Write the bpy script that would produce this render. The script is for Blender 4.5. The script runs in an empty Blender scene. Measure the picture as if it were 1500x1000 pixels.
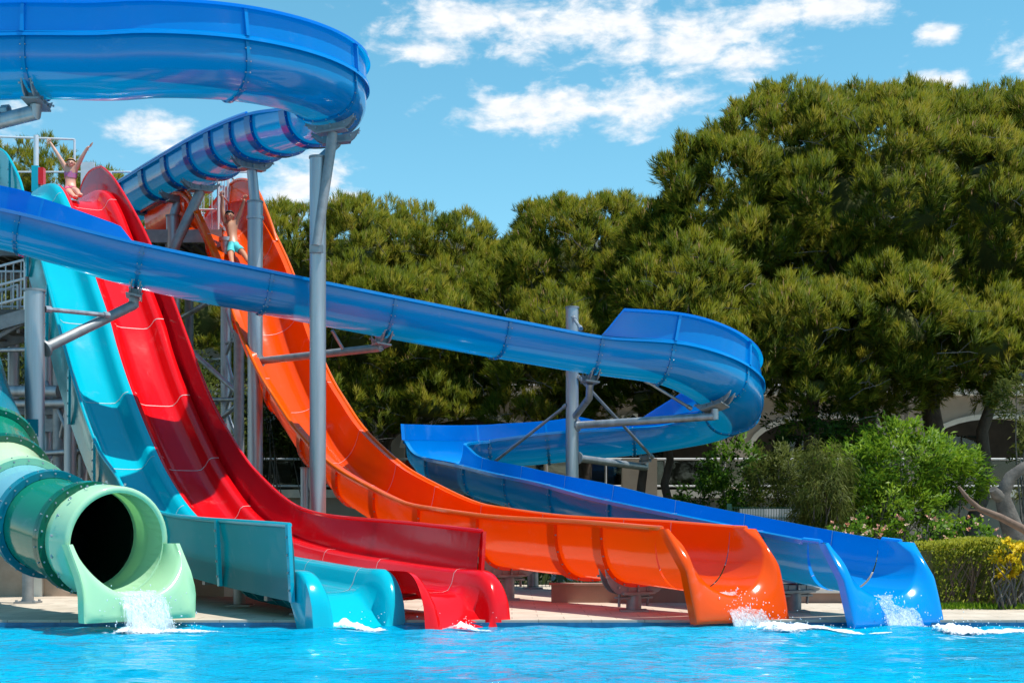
import bpy, bmesh, math, random
import numpy as np
from mathutils import Vector, Matrix, noise
random.seed(7); RNG = np.random.default_rng(11)
SC = bpy.context.scene; COL = SC.collection
F, HC, HY = 2000.0, 1.12, 770.0          # lens (px at 1500 wide), eye height over the water, horizon row
def P(px, py, Y):                         # a measured direction of the photo at a chosen distance -> metres
    return Vector(((px-750)/F*Y, Y, HC+(HY-py)/F*Y))
V = Vector
def lerp(a, b, t): return a+(b-a)*t
def smooth(a, b, x):
    t = min(1, max(0, (x-a)/(b-a))); return t*t*(3-2*t)
def interp(tab, x): return float(np.interp(x, [p[0] for p in tab], [p[1] for p in tab]))
def pchip(tab):
    xs = [p[0] for p in tab]; ys = [p[1] for p in tab]; n = len(xs)
    h = [xs[i+1]-xs[i] for i in range(n-1)]; dl = [(ys[i+1]-ys[i])/h[i] for i in range(n-1)]
    m = [dl[0]]+[0 if dl[i-1]*dl[i] <= 0 else 2/(1/dl[i-1]+1/dl[i]) for i in range(1, n-1)]+[dl[-1]]
    def f(x):
        x = min(max(x, xs[0]), xs[-1]); i = max(0, min(n-2, int(np.searchsorted(xs, x))-1))
        t = (x-xs[i])/h[i]
        return ((1+2*t)*(1-t)**2*ys[i]+t*(1-t)**2*h[i]*m[i]+t*t*(3-2*t)*ys[i+1]+t*t*(t-1)*h[i]*m[i+1])
    return f
# ------------------------------------------------------------------ objects
def link(o, parent=None, label=None, cat=None, group=None, kind=None):
    COL.objects.link(o)
    if parent is not None:
        o.parent = parent
        if parent.type=='EMPTY': o.matrix_parent_inverse = Matrix.Translation(parent.location).inverted()
    tag(o, label, cat, group, kind); return o
def tag(o, label=None, cat=None, group=None, kind=None):
    if label: o['label'] = label
    if cat: o['category'] = cat
    if group: o['group'] = group
    if kind: o['kind'] = kind
    return o
def thing(name, label, cat, loc=(0,0,0), group=None):
    o = bpy.data.objects.new(name, None); o.empty_display_size = .2; o.location = loc
    return link(o, None, label, cat, group)
class MB:
    def __init__(s): s.v=[]; s.f=[]; s.fm=[]
    def add(s, vs, fs, mi=0):
        k=len(s.v); s.v+= [tuple(v) for v in vs]; s.f+=[tuple(i+k for i in f) for f in fs]; s.fm+=[mi]*len(fs); return s
    def box(s, lo, hi, rot=0, mi=0, c=None):
        vs=[V((x,y,z)) for x in (lo[0],hi[0]) for y in (lo[1],hi[1]) for z in (lo[2],hi[2])]
        if rot:
            c = V(c) if c else (V(lo)+V(hi))/2; R=Matrix.Rotation(rot,3,'Z'); vs=[R@(v-c)+c for v in vs]
        return s.add(vs,[(0,1,3,2),(4,6,7,5),(0,4,5,1),(2,3,7,6),(0,2,6,4),(1,5,7,3)],mi)
    def obox(s, c, ax, ay, az, mi=0):     # oriented box by three half-axis vectors
        c=V(c); vs=[c+i*ax+j*ay+k*az for i in (-1,1) for j in (-1,1) for k in (-1,1)]
        return s.add(vs,[(0,1,3,2),(4,6,7,5),(0,4,5,1),(2,3,7,6),(0,2,6,4),(1,5,7,3)],mi)
    def poly(s, pts, r, n=10, caps=True, mi=0):      # round bar through points, radius number or list
        pts=[V(p) for p in pts]; rs=r if isinstance(r,(list,tuple)) else [r]*len(pts)
        vs=[];fs=[];prev=None
        for i,p in enumerate(pts):
            t=(pts[min(i+1,len(pts)-1)]-pts[max(i-1,0)]).normalized()
            if prev is None:
                a=t.orthogonal().normalized()
            else:
                a=(prev-t*prev.dot(t)); a=a.normalized() if a.length>1e-6 else t.orthogonal().normalized()
            prev=a; b=t.cross(a)
            for k in range(n):
                w=2*math.pi*k/n; vs.append(p+(a*math.cos(w)+b*math.sin(w))*rs[i])
        for i in range(len(pts)-1):
            for k in range(n): fs.append((i*n+k,i*n+(k+1)%n,(i+1)*n+(k+1)%n,(i+1)*n+k))
        if caps:
            fs.append(tuple(range(n))[::-1]); fs.append(tuple((len(pts)-1)*n+k for k in range(n)))
        return s.add(vs,fs,mi)
    def ball(s, c, r, n=6, m=4, sc=(1,1,1), mi=0):
        vs=[];fs=[];c=V(c)
        for i in range(m+1):
            a=math.pi*i/m
            for k in range(n):
                b=2*math.pi*k/n; vs.append(c+V((math.sin(a)*math.cos(b)*r*sc[0],math.sin(a)*math.sin(b)*r*sc[1],math.cos(a)*r*sc[2])))
        for i in range(m):
            for k in range(n): fs.append((i*n+k,(i+1)*n+k,(i+1)*n+(k+1)%n,i*n+(k+1)%n))
        return s.add(vs,fs,mi)
    def grid(s, rows, closed=False, mi=0):
        n=len(rows[0]); vs=[v for r in rows for v in r]; fs=[]
        for i in range(len(rows)-1):
            for j in range(n if closed else n-1):
                k=(j+1)%n; fs.append((i*n+j,(i+1)*n+j,(i+1)*n+k,i*n+k))
        return s.add(vs,fs,mi)
    def build(s, name, mats, parent=None, sharp=40, **kw):
        me=bpy.data.meshes.new(name); me.from_pydata(s.v,[],s.f); me.validate()
        mats=mats if isinstance(mats,(list,tuple)) else [mats]
        for m in mats: me.materials.append(m)
        if len(mats)>1: me.polygons.foreach_set('material_index',s.fm)
        me.polygons.foreach_set('use_smooth',[True]*len(me.polygons))
        if sharp is not None: me.set_sharp_from_angle(angle=math.radians(sharp))
        me.update(); return link(bpy.data.objects.new(name,me),parent,**kw)
# ------------------------------------------------------------------ materials
def N(nt, t, loc=None, **kw):
    n=nt.nodes.new(t)
    for k,v in kw.items():
        if k in n.inputs: n.inputs[k].default_value=v
        else: setattr(n,k,v)
    return n
def mat(name):
    m=bpy.data.materials.new(name); m.use_nodes=True; nt=m.node_tree; nt.nodes.clear()
    o=nt.nodes.new('ShaderNodeOutputMaterial'); return m,nt,o
def noisy(nt, scale, det=4, rough=.6, coord='Object', vec=None, dist=0.0, sc=None):
    n=N(nt,'ShaderNodeTexNoise',Scale=scale,Detail=det,Roughness=rough,Distortion=dist)
    if vec is None:
        tc=nt.nodes.new('ShaderNodeTexCoord'); vec=tc.outputs[coord]
    if sc:
        mp=nt.nodes.new('ShaderNodeMapping'); mp.inputs['Scale'].default_value=sc; nt.links.new(vec,mp.inputs[0]); vec=mp.outputs[0]
    nt.links.new(vec,n.inputs['Vector']); return n
def ramp(nt, fac, stops):
    r=nt.nodes.new('ShaderNodeValToRGB'); e=r.color_ramp.elements
    while len(e)<len(stops): e.new(.5)
    for k,(p,c) in enumerate(stops): e[k].position=p; e[k].color=(*c,1) if len(c)==3 else c
    nt.links.new(fac,r.inputs[0]); return r
def basic(name, c1, c2=None, scale=3.0, rough=.6, metal=0.0, bump=0.0, bscale=40, spec=.5, coat=0.0, sc=None, det=5, r2=None):
    m,nt,o=mat(name); b=N(nt,'ShaderNodeBsdfPrincipled',Roughness=rough,Metallic=metal)
    b.inputs['Specular IOR Level'].default_value=spec; b.inputs['Coat Weight'].default_value=coat; b.inputs['Coat Roughness'].default_value=.08
    nz=noisy(nt,scale,det,sc=sc); r=ramp(nt,nz.outputs[0],[(.3,c1),(.7,c2 or c1)]); nt.links.new(r.outputs[0],b.inputs['Base Color'])
    if r2 is not None:
        mr=N(nt,'ShaderNodeMapRange'); mr.inputs[3].default_value=rough; mr.inputs[4].default_value=r2; nt.links.new(nz.outputs[0],mr.inputs[0]); nt.links.new(mr.outputs[0],b.inputs['Roughness'])
    if bump:
        bz=noisy(nt,bscale,4); bp=N(nt,'ShaderNodeBump',Strength=bump,Distance=.02); nt.links.new(bz.outputs[0],bp.inputs['Height']); nt.links.new(bp.outputs[0],b.inputs['Normal'])
    nt.links.new(b.outputs[0],o.inputs[0]); return m
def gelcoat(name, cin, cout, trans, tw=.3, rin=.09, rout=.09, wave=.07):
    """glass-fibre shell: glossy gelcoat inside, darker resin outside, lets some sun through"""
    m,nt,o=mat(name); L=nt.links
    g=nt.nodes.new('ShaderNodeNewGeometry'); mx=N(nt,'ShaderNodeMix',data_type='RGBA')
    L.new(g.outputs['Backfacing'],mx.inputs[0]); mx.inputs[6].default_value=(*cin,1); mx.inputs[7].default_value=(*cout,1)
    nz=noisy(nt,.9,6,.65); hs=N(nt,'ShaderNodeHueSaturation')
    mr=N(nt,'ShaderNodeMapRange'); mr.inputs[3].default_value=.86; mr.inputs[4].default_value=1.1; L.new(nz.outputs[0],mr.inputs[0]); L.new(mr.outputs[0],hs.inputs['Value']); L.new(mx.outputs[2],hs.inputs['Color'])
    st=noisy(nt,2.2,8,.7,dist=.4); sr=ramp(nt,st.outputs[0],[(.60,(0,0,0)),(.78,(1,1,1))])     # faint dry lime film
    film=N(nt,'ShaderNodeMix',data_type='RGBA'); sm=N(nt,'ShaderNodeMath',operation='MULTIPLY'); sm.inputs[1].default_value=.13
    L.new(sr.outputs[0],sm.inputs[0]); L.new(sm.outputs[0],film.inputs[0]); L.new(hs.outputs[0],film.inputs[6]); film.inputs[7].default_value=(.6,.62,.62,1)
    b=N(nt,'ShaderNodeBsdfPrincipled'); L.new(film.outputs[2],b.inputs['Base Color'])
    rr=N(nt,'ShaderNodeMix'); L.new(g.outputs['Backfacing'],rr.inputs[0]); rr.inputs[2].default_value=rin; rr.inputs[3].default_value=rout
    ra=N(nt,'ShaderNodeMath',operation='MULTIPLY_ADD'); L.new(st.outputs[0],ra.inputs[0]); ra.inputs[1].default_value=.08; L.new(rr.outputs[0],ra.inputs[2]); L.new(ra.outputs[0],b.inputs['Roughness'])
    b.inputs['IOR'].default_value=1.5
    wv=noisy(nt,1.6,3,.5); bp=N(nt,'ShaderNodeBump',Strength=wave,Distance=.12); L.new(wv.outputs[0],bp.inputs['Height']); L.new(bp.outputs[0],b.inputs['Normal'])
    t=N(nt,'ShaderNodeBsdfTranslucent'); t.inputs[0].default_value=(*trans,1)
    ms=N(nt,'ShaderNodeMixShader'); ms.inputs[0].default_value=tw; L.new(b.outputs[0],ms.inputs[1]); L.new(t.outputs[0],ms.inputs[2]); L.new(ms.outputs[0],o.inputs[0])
    return m
def foliage(name, stops, tw=.25, rough=.55):
    m,nt,o=mat(name); L=nt.links
    a=N(nt,'ShaderNodeAttribute',attribute_name='tint'); r=ramp(nt,a.outputs['Fac'],stops)
    b=N(nt,'ShaderNodeBsdfPrincipled',Roughness=rough); b.inputs['Specular IOR Level'].default_value=.12
    t=N(nt,'ShaderNodeBsdfTranslucent'); L.new(r.outputs[0],b.inputs['Base Color']); L.new(r.outputs[0],t.inputs[0])
    ms=N(nt,'ShaderNodeMixShader'); ms.inputs[0].default_value=tw; L.new(b.outputs[0],ms.inputs[1]); L.new(t.outputs[0],ms.inputs[2]); L.new(ms.outputs[0],o.inputs[0]); return m
M={}
M['blue']=gelcoat('blue_gelcoat',(.0,.255,.69),(.0,.205,.46),(.0,.46,.80),.12)
M['blue_wall']=gelcoat('blue_wall_gelcoat',(.0,.21,.74),(.0,.21,.58),(.0,.46,.90),.32)
M['blue_shaded']=gelcoat('blue_run_out_shaded',(.0,.235,.67),(.0,.085,.23),(.0,.32,.6),.07)  # darker copy of the blue: shade on the run-out put into its outer colour
M['blue_dark']=gelcoat('blue_gelcoat_upper',(.0,.17,.64),(.001,.11,.36),(.0,.36,.64),.13)
M['blue_trim']=gelcoat('blue_trim',(.001,.27,.82),(.001,.27,.82),(0,.2,.6),.05)
M['cyan']=gelcoat('turquoise_gelcoat',(.001,.47,.60),(.001,.24,.29),(.0,.5,.6),.15)
M['teal']=gelcoat('teal_panel',(.001,.20,.235),(.001,.17,.20),(.0,.36,.42),.16,rin=.10,rout=.40)
M['red']=gelcoat('red_gelcoat',(.78,.003,.006),(.42,.004,.010),(.8,.0,.0),.12)
M['red_panel']=gelcoat('red_panel',(.62,.003,.010),(.45,.004,.012),(.8,.0,.01),.25,rin=.08,rout=.1)
M['orange']=gelcoat('orange_gelcoat',(.98,.095,.0005),(.92,.085,.002),(1,.08,.0),.28)
M['orange_trim']=gelcoat('orange_trim',(.90,.125,.003),(.90,.125,.003),(.9,.1,0),.05)
M['mint']=gelcoat('mint_gelcoat',(.50,.79,.52),(.45,.74,.47),(.3,.8,.2),.2)
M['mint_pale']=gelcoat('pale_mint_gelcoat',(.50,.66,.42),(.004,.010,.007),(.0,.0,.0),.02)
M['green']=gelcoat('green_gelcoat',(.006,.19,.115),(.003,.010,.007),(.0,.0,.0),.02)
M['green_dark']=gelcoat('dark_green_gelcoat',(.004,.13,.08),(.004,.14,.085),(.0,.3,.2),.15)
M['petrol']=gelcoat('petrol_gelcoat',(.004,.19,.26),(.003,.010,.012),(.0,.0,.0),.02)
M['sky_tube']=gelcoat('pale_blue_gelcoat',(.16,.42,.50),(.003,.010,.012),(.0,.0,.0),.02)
M['seam']=basic('sealant_white',(.62,.62,.60),(.42,.43,.42),14,.5)
M['galv']=basic('galvanised_steel',(.27,.295,.32),(.48,.51,.54),4,.30,.75,.06,60,sc=(1.6,1.6,.10),r2=.6,det=8)
M['galv_dull']=basic('dull_galvanised_steel',(.22,.23,.24),(.33,.34,.35),6,.55,.5,.08,40)
M['steel_dark']=basic('dark_steel',(.10,.10,.105),(.15,.15,.15),6,.55,.3)
M['white_steel']=basic('pale_steel',(.62,.65,.68),(.72,.74,.76),6,.4,.3)
M['grating']=basic('steel_grating',(.10,.10,.10),(.20,.19,.18),30,.7,.2)
M['trunk']=basic('pine_bark',(.045,.032,.024),(.11,.085,.065),6,.9,0,.8,18,sc=(1,1,.3))
M['bark_grey']=basic('grey_bark',(.055,.05,.045),(.15,.135,.12),5,.9,0,.7,16)
M['bark_red']=basic('reddish_bark',(.11,.065,.045),(.20,.13,.095),6,.8,0,.4,20)
M['stucco']=basic('beige_stucco',(.33,.285,.235),(.42,.365,.30),1.2,.85,0,.15,60)
M['trim']=basic('cream_trim',(.60,.57,.50),(.70,.67,.60),4,.6)
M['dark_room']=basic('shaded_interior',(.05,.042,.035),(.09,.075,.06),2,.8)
M['concrete']=basic('pale_concrete',(.48,.46,.43),(.58,.56,.53),5,.8,0,.1,40)
M['planter']=basic('brown_render',(.24,.165,.135),(.31,.215,.175),3,.8,0,.1,50)
M['fence']=basic('green_fence_coating',(.006,.07,.045),(.008,.09,.06),5,.45)
M['fence_grey']=basic('grey_sheet',(.38,.42,.43),(.46,.49,.50),3,.5)
M['cloth_white']=basic('white_cloth',(.6,.6,.62),(.74,.74,.76),3,.8)
M['skin_w']=basic('fair_skin',(.62,.32,.22),(.70,.38,.27),8,.45)
M['skin_m']=basic('tan_skin',(.46,.22,.13),(.54,.27,.165),8,.42)
M['hair_b']=basic('blond_hair',(.42,.25,.10),(.55,.35,.16),30,.5)
M['hair_d']=basic('dark_hair',(.012,.009,.008),(.03,.02,.016),30,.45)
M['bikini']=basic('pink_patterned_fabric',(.65,.08,.20),(.22,.20,.40),40,.7)
M['bikini_pink']=basic('pink_fabric',(.75,.10,.22),(.70,.16,.28),10,.7)
M['trunks']=basic('turquoise_fabric',(.03,.45,.50),(.10,.55,.60),6,.7)
M['eye']=basic('dark_eye',(.02,.015,.012),(.02,.015,.012),5,.2)
M['lips']=basic('lips',(.45,.12,.10),(.40,.10,.09),5,.4)
def glass_mat():
    m,nt,o=mat('balcony_glass'); L=nt.links
    t=N(nt,'ShaderNodeBsdfTransparent'); t.inputs[0].default_value=(.62,.68,.66,1); g=N(nt,'ShaderNodeBsdfGlossy'); g.inputs['Roughness'].default_value=.03
    f=N(nt,'ShaderNodeFresnel'); ms=N(nt,'ShaderNodeMixShader'); L.new(f.outputs[0],ms.inputs[0]); L.new(t.outputs[0],ms.inputs[1]); L.new(g.outputs[0],ms.inputs[2]); L.new(ms.outputs[0],o.inputs[0]); return m
M['glass']=glass_mat()
def deck_mat(name, c1, c2, joint, bw, bh):
    m,nt,o=mat(name); L=nt.links; tc=nt.nodes.new('ShaderNodeTexCoord')
    br=N(nt,'ShaderNodeTexBrick',Scale=1.0); br.inputs['Mortar Size'].default_value=.006; br.inputs['Brick Width'].default_value=bw; br.inputs['Row Height'].default_value=bh
    br.inputs['Color1'].default_value=(*c1,1); br.inputs['Color2'].default_value=(*c2,1); br.inputs['Mortar'].default_value=(*joint,1); br.offset=.0 if bw==bh else .5
    L.new(tc.outputs['Object'],br.inputs[0]); nz=noisy(nt,2.5,7,.7); mx=N(nt,'ShaderNodeMix',data_type='RGBA',blend_type='MULTIPLY'); mx.inputs[0].default_value=1
    r=ramp(nt,nz.outputs[0],[(.3,(.72,.70,.67)),(.65,(1,1,1))]); L.new(br.outputs[0],mx.inputs[6]); L.new(r.outputs[0],mx.inputs[7])
    b=N(nt,'ShaderNodeBsdfPrincipled',Roughness=.75); L.new(mx.outputs[2],b.inputs['Base Color']); bp=N(nt,'ShaderNodeBump',Strength=.3,Distance=.01); L.new(nz.outputs[0],bp.inputs['Height']); L.new(bp.outputs[0],b.inputs['Normal']); L.new(b.outputs[0],o.inputs[0]); return m
M['deck']=deck_mat('travertine_deck',(.55,.47,.38),(.62,.53,.43),(.34,.28,.22),.6,.4)
M['walltile']=deck_mat('beige_wall_tile',(.42,.31,.235),(.47,.355,.27),(.25,.18,.14),1.2,.45)
M['tileblue']=basic('pool_rim_tile',(.01,.09,.20),(.02,.16,.32),12,.2)
def water_mat():
    m,nt,o=mat('pool_water'); L=nt.links
    b=N(nt,'ShaderNodeBsdfPrincipled',Roughness=.06); b.inputs['IOR'].default_value=1.33; b.inputs['Specular IOR Level'].default_value=.10
    nz=noisy(nt,.55,5,.6,sc=(.6,1,1)); r=ramp(nt,nz.outputs[0],[(.25,(.0,.235,.43)),(.5,(.0,.325,.54)),(.8,(.0,.40,.61))]); L.new(r.outputs[0],b.inputs['Base Color'])
    n1=noisy(nt,3.2,5,.62,sc=(.55,1,1),dist=.6); n2=noisy(nt,11,4,.6,sc=(.6,1,1))
    ad=N(nt,'ShaderNodeMath',operation='MULTIPLY_ADD'); L.new(n2.outputs[0],ad.inputs[0]); ad.inputs[1].default_value=.28; L.new(n1.outputs[0],ad.inputs[2])
    bp=N(nt,'ShaderNodeBump',Strength=1.0,Distance=.17); L.new(ad.outputs[0],bp.inputs['Height']); L.new(bp.outputs[0],b.inputs['Normal']); L.new(b.outputs[0],o.inputs[0]); return m
M['water']=water_mat()
def foam_mat():
    m,nt,o=mat('white_water'); L=nt.links
    b=N(nt,'ShaderNodeBsdfPrincipled',Roughness=.25); b.inputs['Base Color'].default_value=(.84,.90,.94,1)
    t=N(nt,'ShaderNodeBsdfTransparent'); nz=noisy(nt,26,6,.75,sc=(1,1,.16),dist=.8); r=ramp(nt,nz.outputs[0],[(.42,(0,0,0)),(.66,(1,1,1))])
    tl=N(nt,'ShaderNodeBsdfTranslucent'); tl.inputs[0].default_value=(.8,.9,.95,1); m1=N(nt,'ShaderNodeMixShader'); m1.inputs[0].default_value=.35; L.new(b.outputs[0],m1.inputs[1]); L.new(tl.outputs[0],m1.inputs[2])
    ms=N(nt,'ShaderNodeMixShader'); iv=N(nt,'ShaderNodeMath',operation='MULTIPLY_ADD'); iv.inputs[1].default_value=-.75; iv.inputs[2].default_value=.88; L.new(r.outputs[0],iv.inputs[0]); L.new(iv.outputs[0],ms.inputs[0]); L.new(m1.outputs[0],ms.inputs[1]); L.new(t.outputs[0],ms.inputs[2]); L.new(ms.outputs[0],o.inputs[0]); return m
M['foam']=basic('foam',(.80,.87,.91),(.92,.95,.97),14,.5,0,.6,30)
M['jet']=foam_mat()
def foam_soft():
    m,nt,o=mat('foam_soft'); L=nt.links; a=N(nt,'ShaderNodeAttribute',attribute_name='tint'); nz=noisy(nt,34,5,.7); ad=N(nt,'ShaderNodeMath',operation='MULTIPLY_ADD'); L.new(nz.outputs[0],ad.inputs[0]); ad.inputs[1].default_value=1.6; ad.inputs[2].default_value=-.8
    s2=N(nt,'ShaderNodeMath',operation='ADD'); L.new(a.outputs['Fac'],s2.inputs[0]); L.new(ad.outputs[0],s2.inputs[1]); r=N(nt,'ShaderNodeMapRange',interpolation_type='SMOOTHSTEP'); L.new(s2.outputs[0],r.inputs[0]); r.inputs[1].default_value=.0; r.inputs[2].default_value=.75; r.inputs[4].default_value=.95
    b=N(nt,'ShaderNodeBsdfPrincipled',Roughness=.5); b.inputs['Base Color'].default_value=(.84,.90,.93,1); b.inputs['Subsurface Weight'].default_value=0
    t=N(nt,'ShaderNodeBsdfTransparent'); ms=N(nt,'ShaderNodeMixShader'); L.new(r.outputs[0],ms.inputs[0]); L.new(t.outputs[0],ms.inputs[1]); L.new(b.outputs[0],ms.inputs[2]); L.new(ms.outputs[0],o.inputs[0]); return m
M['foam_soft']=foam_soft()
M['pine']=foliage('pine_needles',[(0,(.042,.072,.008)),(.30,(.105,.148,.011)),(.60,(.180,.200,.013)),(.85,(.26,.24,.022)),(.93,(.27,.16,.07)),(1,(.32,.20,.12))],.48)
M['leaf']=foliage('bush_leaves',[(0,(.022,.06,.010)),(.4,(.075,.17,.012)),(.75,(.17,.29,.015)),(1,(.27,.38,.025))],.45,.4)
M['leaf_olive']=foliage('olive_leaves',[(0,(.03,.05,.012)),(.5,(.085,.11,.02)),(1,(.18,.20,.045))],.45,.5)
M['hedge']=foliage('hedge_leaves',[(0,(.07,.09,.012)),(.5,(.17,.21,.018)),(1,(.32,.33,.025))],.45,.5)
M['rose']=foliage('rose_petals',[(0,(.75,.30,.20)),(.5,(.80,.45,.35)),(1,(.80,.62,.42))],.2)
M['yellow']=foliage('yellow_leaves',[(0,(.50,.36,.01)),(1,(.75,.55,.02))],.3)
M['soil']=basic('garden_soil',(.035,.03,.018),(.06,.07,.025),2,.95,0,.5,20)
# ------------------------------------------------------------------ camera, sun, sky
cam=bpy.data.cameras.new('camera'); co=bpy.data.objects.new('camera',cam); COL.objects.link(co)
co.location=(0,0,HC); co.rotation_euler=(math.pi/2,0,0); cam.lens=36*F/1500; cam.sensor_width=36; cam.shift_y=(HY-500)/1500
cam.clip_end=2000; SC.camera=co
SUNV=V((.37,-.12,1.0)).normalized()
sl=bpy.data.lights.new('sun','SUN'); sl.energy=4.8; sl.angle=math.radians(.53); sl.color=(1,.955,.88)
so=bpy.data.objects.new('sun',sl); COL.objects.link(so); so.rotation_euler=(-SUNV).to_track_quat('-Z','Y').to_euler(); so.location=(20,-10,30)
W=bpy.data.worlds.new('World'); SC.world=W; W.use_nodes=True; nt=W.node_tree; nt.nodes.clear(); L=nt.links
sky=nt.nodes.new('ShaderNodeTexSky'); sky.sky_type='NISHITA'; sky.sun_disc=False
sky.sun_elevation=math.asin(SUNV.z); sky.sun_rotation=math.atan2(SUNV.x,SUNV.y); sky.air_density=1.0; sky.dust_density=.0; sky.ozone_density=3.0
bg=N(nt,'ShaderNodeBackground',Strength=.10); wo=nt.nodes.new('ShaderNodeOutputWorld')
tc=nt.nodes.new('ShaderNodeTexCoord'); sp=nt.nodes.new('ShaderNodeSeparateXYZ'); L.new(tc.outputs['Generated'],sp.inputs[0])
def M2(op,a,b=None,c=None):
    n=N(nt,'ShaderNodeMath',operation=op)
    for k,x in enumerate((a,b,c)):
        if x is None: continue
        if isinstance(x,(int,float)): n.inputs[k].default_value=x
        else: L.new(x,n.inputs[k])
    return n.outputs[0]
az=M2('ARCTAN2',sp.outputs[0],sp.outputs[1]); el=M2('ARCSINE',sp.outputs[2])     # bearing and height of each sky direction
cb=nt.nodes.new('ShaderNodeCombineXYZ'); L.new(az,cb.inputs[0]); L.new(M2('MULTIPLY',el,2.0),cb.inputs[1])
def cn(scale,det,r,d=0):
    n=N(nt,'ShaderNodeTexNoise',Scale=scale,Detail=det,Roughness=r,Distortion=d); L.new(cb.outputs[0],n.inputs[0]); return n.outputs[0]
n1=cn(26,9,.60,.3); n2=cn(70,6,.6)
def blob(px,py,w,h):
    dx=(px-750)/F; dz=(HY-py)/F; a0=math.atan2(dx,1); e0=math.atan2(dz,math.hypot(1,dx))
    u=M2('DIVIDE',M2('SUBTRACT',az,a0),w/F); v=M2('DIVIDE',M2('SUBTRACT',el,e0),h/F*.93)
    return M2('SUBTRACT',1.0,M2('SQRT',M2('ADD',M2('MULTIPLY',u,u),M2('MULTIPLY',v,v))))
acc=None
for b in [(690,35,170,52),(860,38,250,66),(1010,62,190,66),(1090,80,100,46),(640,75,110,28),(860,160,220,50),(960,150,130,44),(740,165,90,30),(760,182,110,26),
          (222,202,68,44),(255,222,62,30),(440,270,100,62),(500,290,60,30),(400,320,60,30),(1235,12,110,38),(1380,50,40,22),(1375,118,62,20),(1120,25,120,36),(-150,150,200,90),(1700,80,260,90)]:
    k=blob(*b); acc=k if acc is None else M2('MAXIMUM',acc,k)
den=M2('ADD',acc,M2('ADD',M2('MULTIPLY',M2('SUBTRACT',n1,.5),2.6),M2('MULTIPLY',M2('SUBTRACT',n2,.5),.7)))
mr=N(nt,'ShaderNodeMapRange',interpolation_type='SMOOTHSTEP'); L.new(den,mr.inputs[0]); mr.inputs[1].default_value=.04; mr.inputs[2].default_value=.95
front=M2('GREATER_THAN',sp.outputs[1],.2)
gen=N(nt,'ShaderNodeMapRange',interpolation_type='SMOOTHSTEP'); L.new(cn(7,8,.6),gen.inputs[0]); gen.inputs[1].default_value=.54; gen.inputs[2].default_value=.68
back=M2('SUBTRACT',1.0,front)
cov=M2('MULTIPLY',M2('ADD',M2('MULTIPLY',mr.outputs[0],front),M2('MULTIPLY',gen.outputs[0],back)),M2('GREATER_THAN',sp.outputs[2],0.0))
hsv=N(nt,'ShaderNodeHueSaturation',Saturation=1.18,Value=1.42,Hue=.468); L.new(sky.outputs[0],hsv.inputs['Color'])
mix=N(nt,'ShaderNodeMix',data_type='RGBA'); L.new(cov,mix.inputs[0]); L.new(hsv.outputs[0],mix.inputs[6])
shade=ramp(nt,n2,[(.3,(6.6,7.1,7.7)),(.7,(8.6,8.7,8.8))]); L.new(shade.outputs[0],mix.inputs[7])
L.new(mix.outputs[2],bg.inputs[0]); L.new(bg.outputs[0],wo.inputs[0])
SC.view_settings.view_transform='Standard'; SC.view_settings.look='None'; SC.view_settings.exposure=.35; SC.view_settings.gamma=1
SC.cycles.max_bounces=8; SC.cycles.transparent_max_bounces=16; SC.cycles.caustics_reflective=False; SC.cycles.caustics_refractive=False
# ================================================================== SETTING
g=MB(); g.box((-300,15.6,-.5),(300,900,-.02)); g.build('ground',M['soil'],kind='structure')
g=MB(); g.box((-45,15.42,-.6),(45,24.6,.06)); g.build('pool_deck',M['deck'],kind='structure')
g=MB(); g.box((-45,15.36,-.6),(45,15.418,.035)); g.build('pool_rim',M['tileblue'],kind='structure')
def water():
    xs=[-45,-30,-20,-14,-11]+list(np.arange(-9.5,9.51,.075))+[11,14,20,30,45]
    ys=[-25,-15,-8,-3,0,1.5]+list(np.arange(2.5,15.31,.06))+[15.358]
    rows=[[(x,y,wz(x,y)) for x in xs] for y in ys]
    m=MB(); m.grid(rows); m.f=[f[::-1] for f in m.f]; m.build('pool_water',M['water'],sharp=None,kind='structure')
def wz(x,y):
    if 1:
        if 1:
            q=V((x*.55,y*1.0,0)); z=.030*noise.noise(q*1.3)+.022*noise.noise(q*3.1+V((7,3,1)))+.010*noise.noise(q*7.5+V((1,9,4)))
            d=0
            for (ex,ey) in ((-4.3,14.3),(-1.3,14.9),(.0,14.9),(3.0,14.6),(4.9,14.4)):
                r=math.hypot(x-ex,y-ey); d+=math.exp(-(r/1.3)**2)
            return z*(1+.7*min(d,1.2))-.012
water()
# ================================================================== FLUME SWEEPS
def uprof(hw,dp,el=0.0,er=0.0,n=22,ex=.78,lip=.07):
    """open trough section, right wall first: list of (sideways, height, region)"""
    o=[]
    if er>0: o+=[(hw+.05+lip+.10*er,er-.05),(hw+.05+lip+.10*er,er),(hw+.05+.10*er,er),(hw+.05,0.0),(hw+lip,0.0),(hw+lip,-.035),(hw,-.03)]
    else: o+=[(hw+lip,-.05),(hw+lip,0.0),(hw,.008)]
    for k in range(n+1):
        a=math.pi*k/n; c,s=math.cos(a),math.sin(a)
        o.append((hw*math.copysign(abs(c)**ex,c),-.03-(dp-.03)*abs(s)**ex))
    o=[q for i,q in enumerate(o) if i==0 or (abs(q[0]-o[i-1][0])+abs(q[1]-o[i-1][1]))>1e-4]
    if el>0: o+=[(-hw-lip,-.035),(-hw-lip,0.0),(-hw-.05,0.0),(-hw-.05-.10*el,el),(-hw-.05-lip-.10*el,el),(-hw-.05-lip-.10*el,el-.05)]
    else: o+=[(-hw,.008),(-hw-lip,0.0),(-hw-lip,-.05)]
    return o
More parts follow.
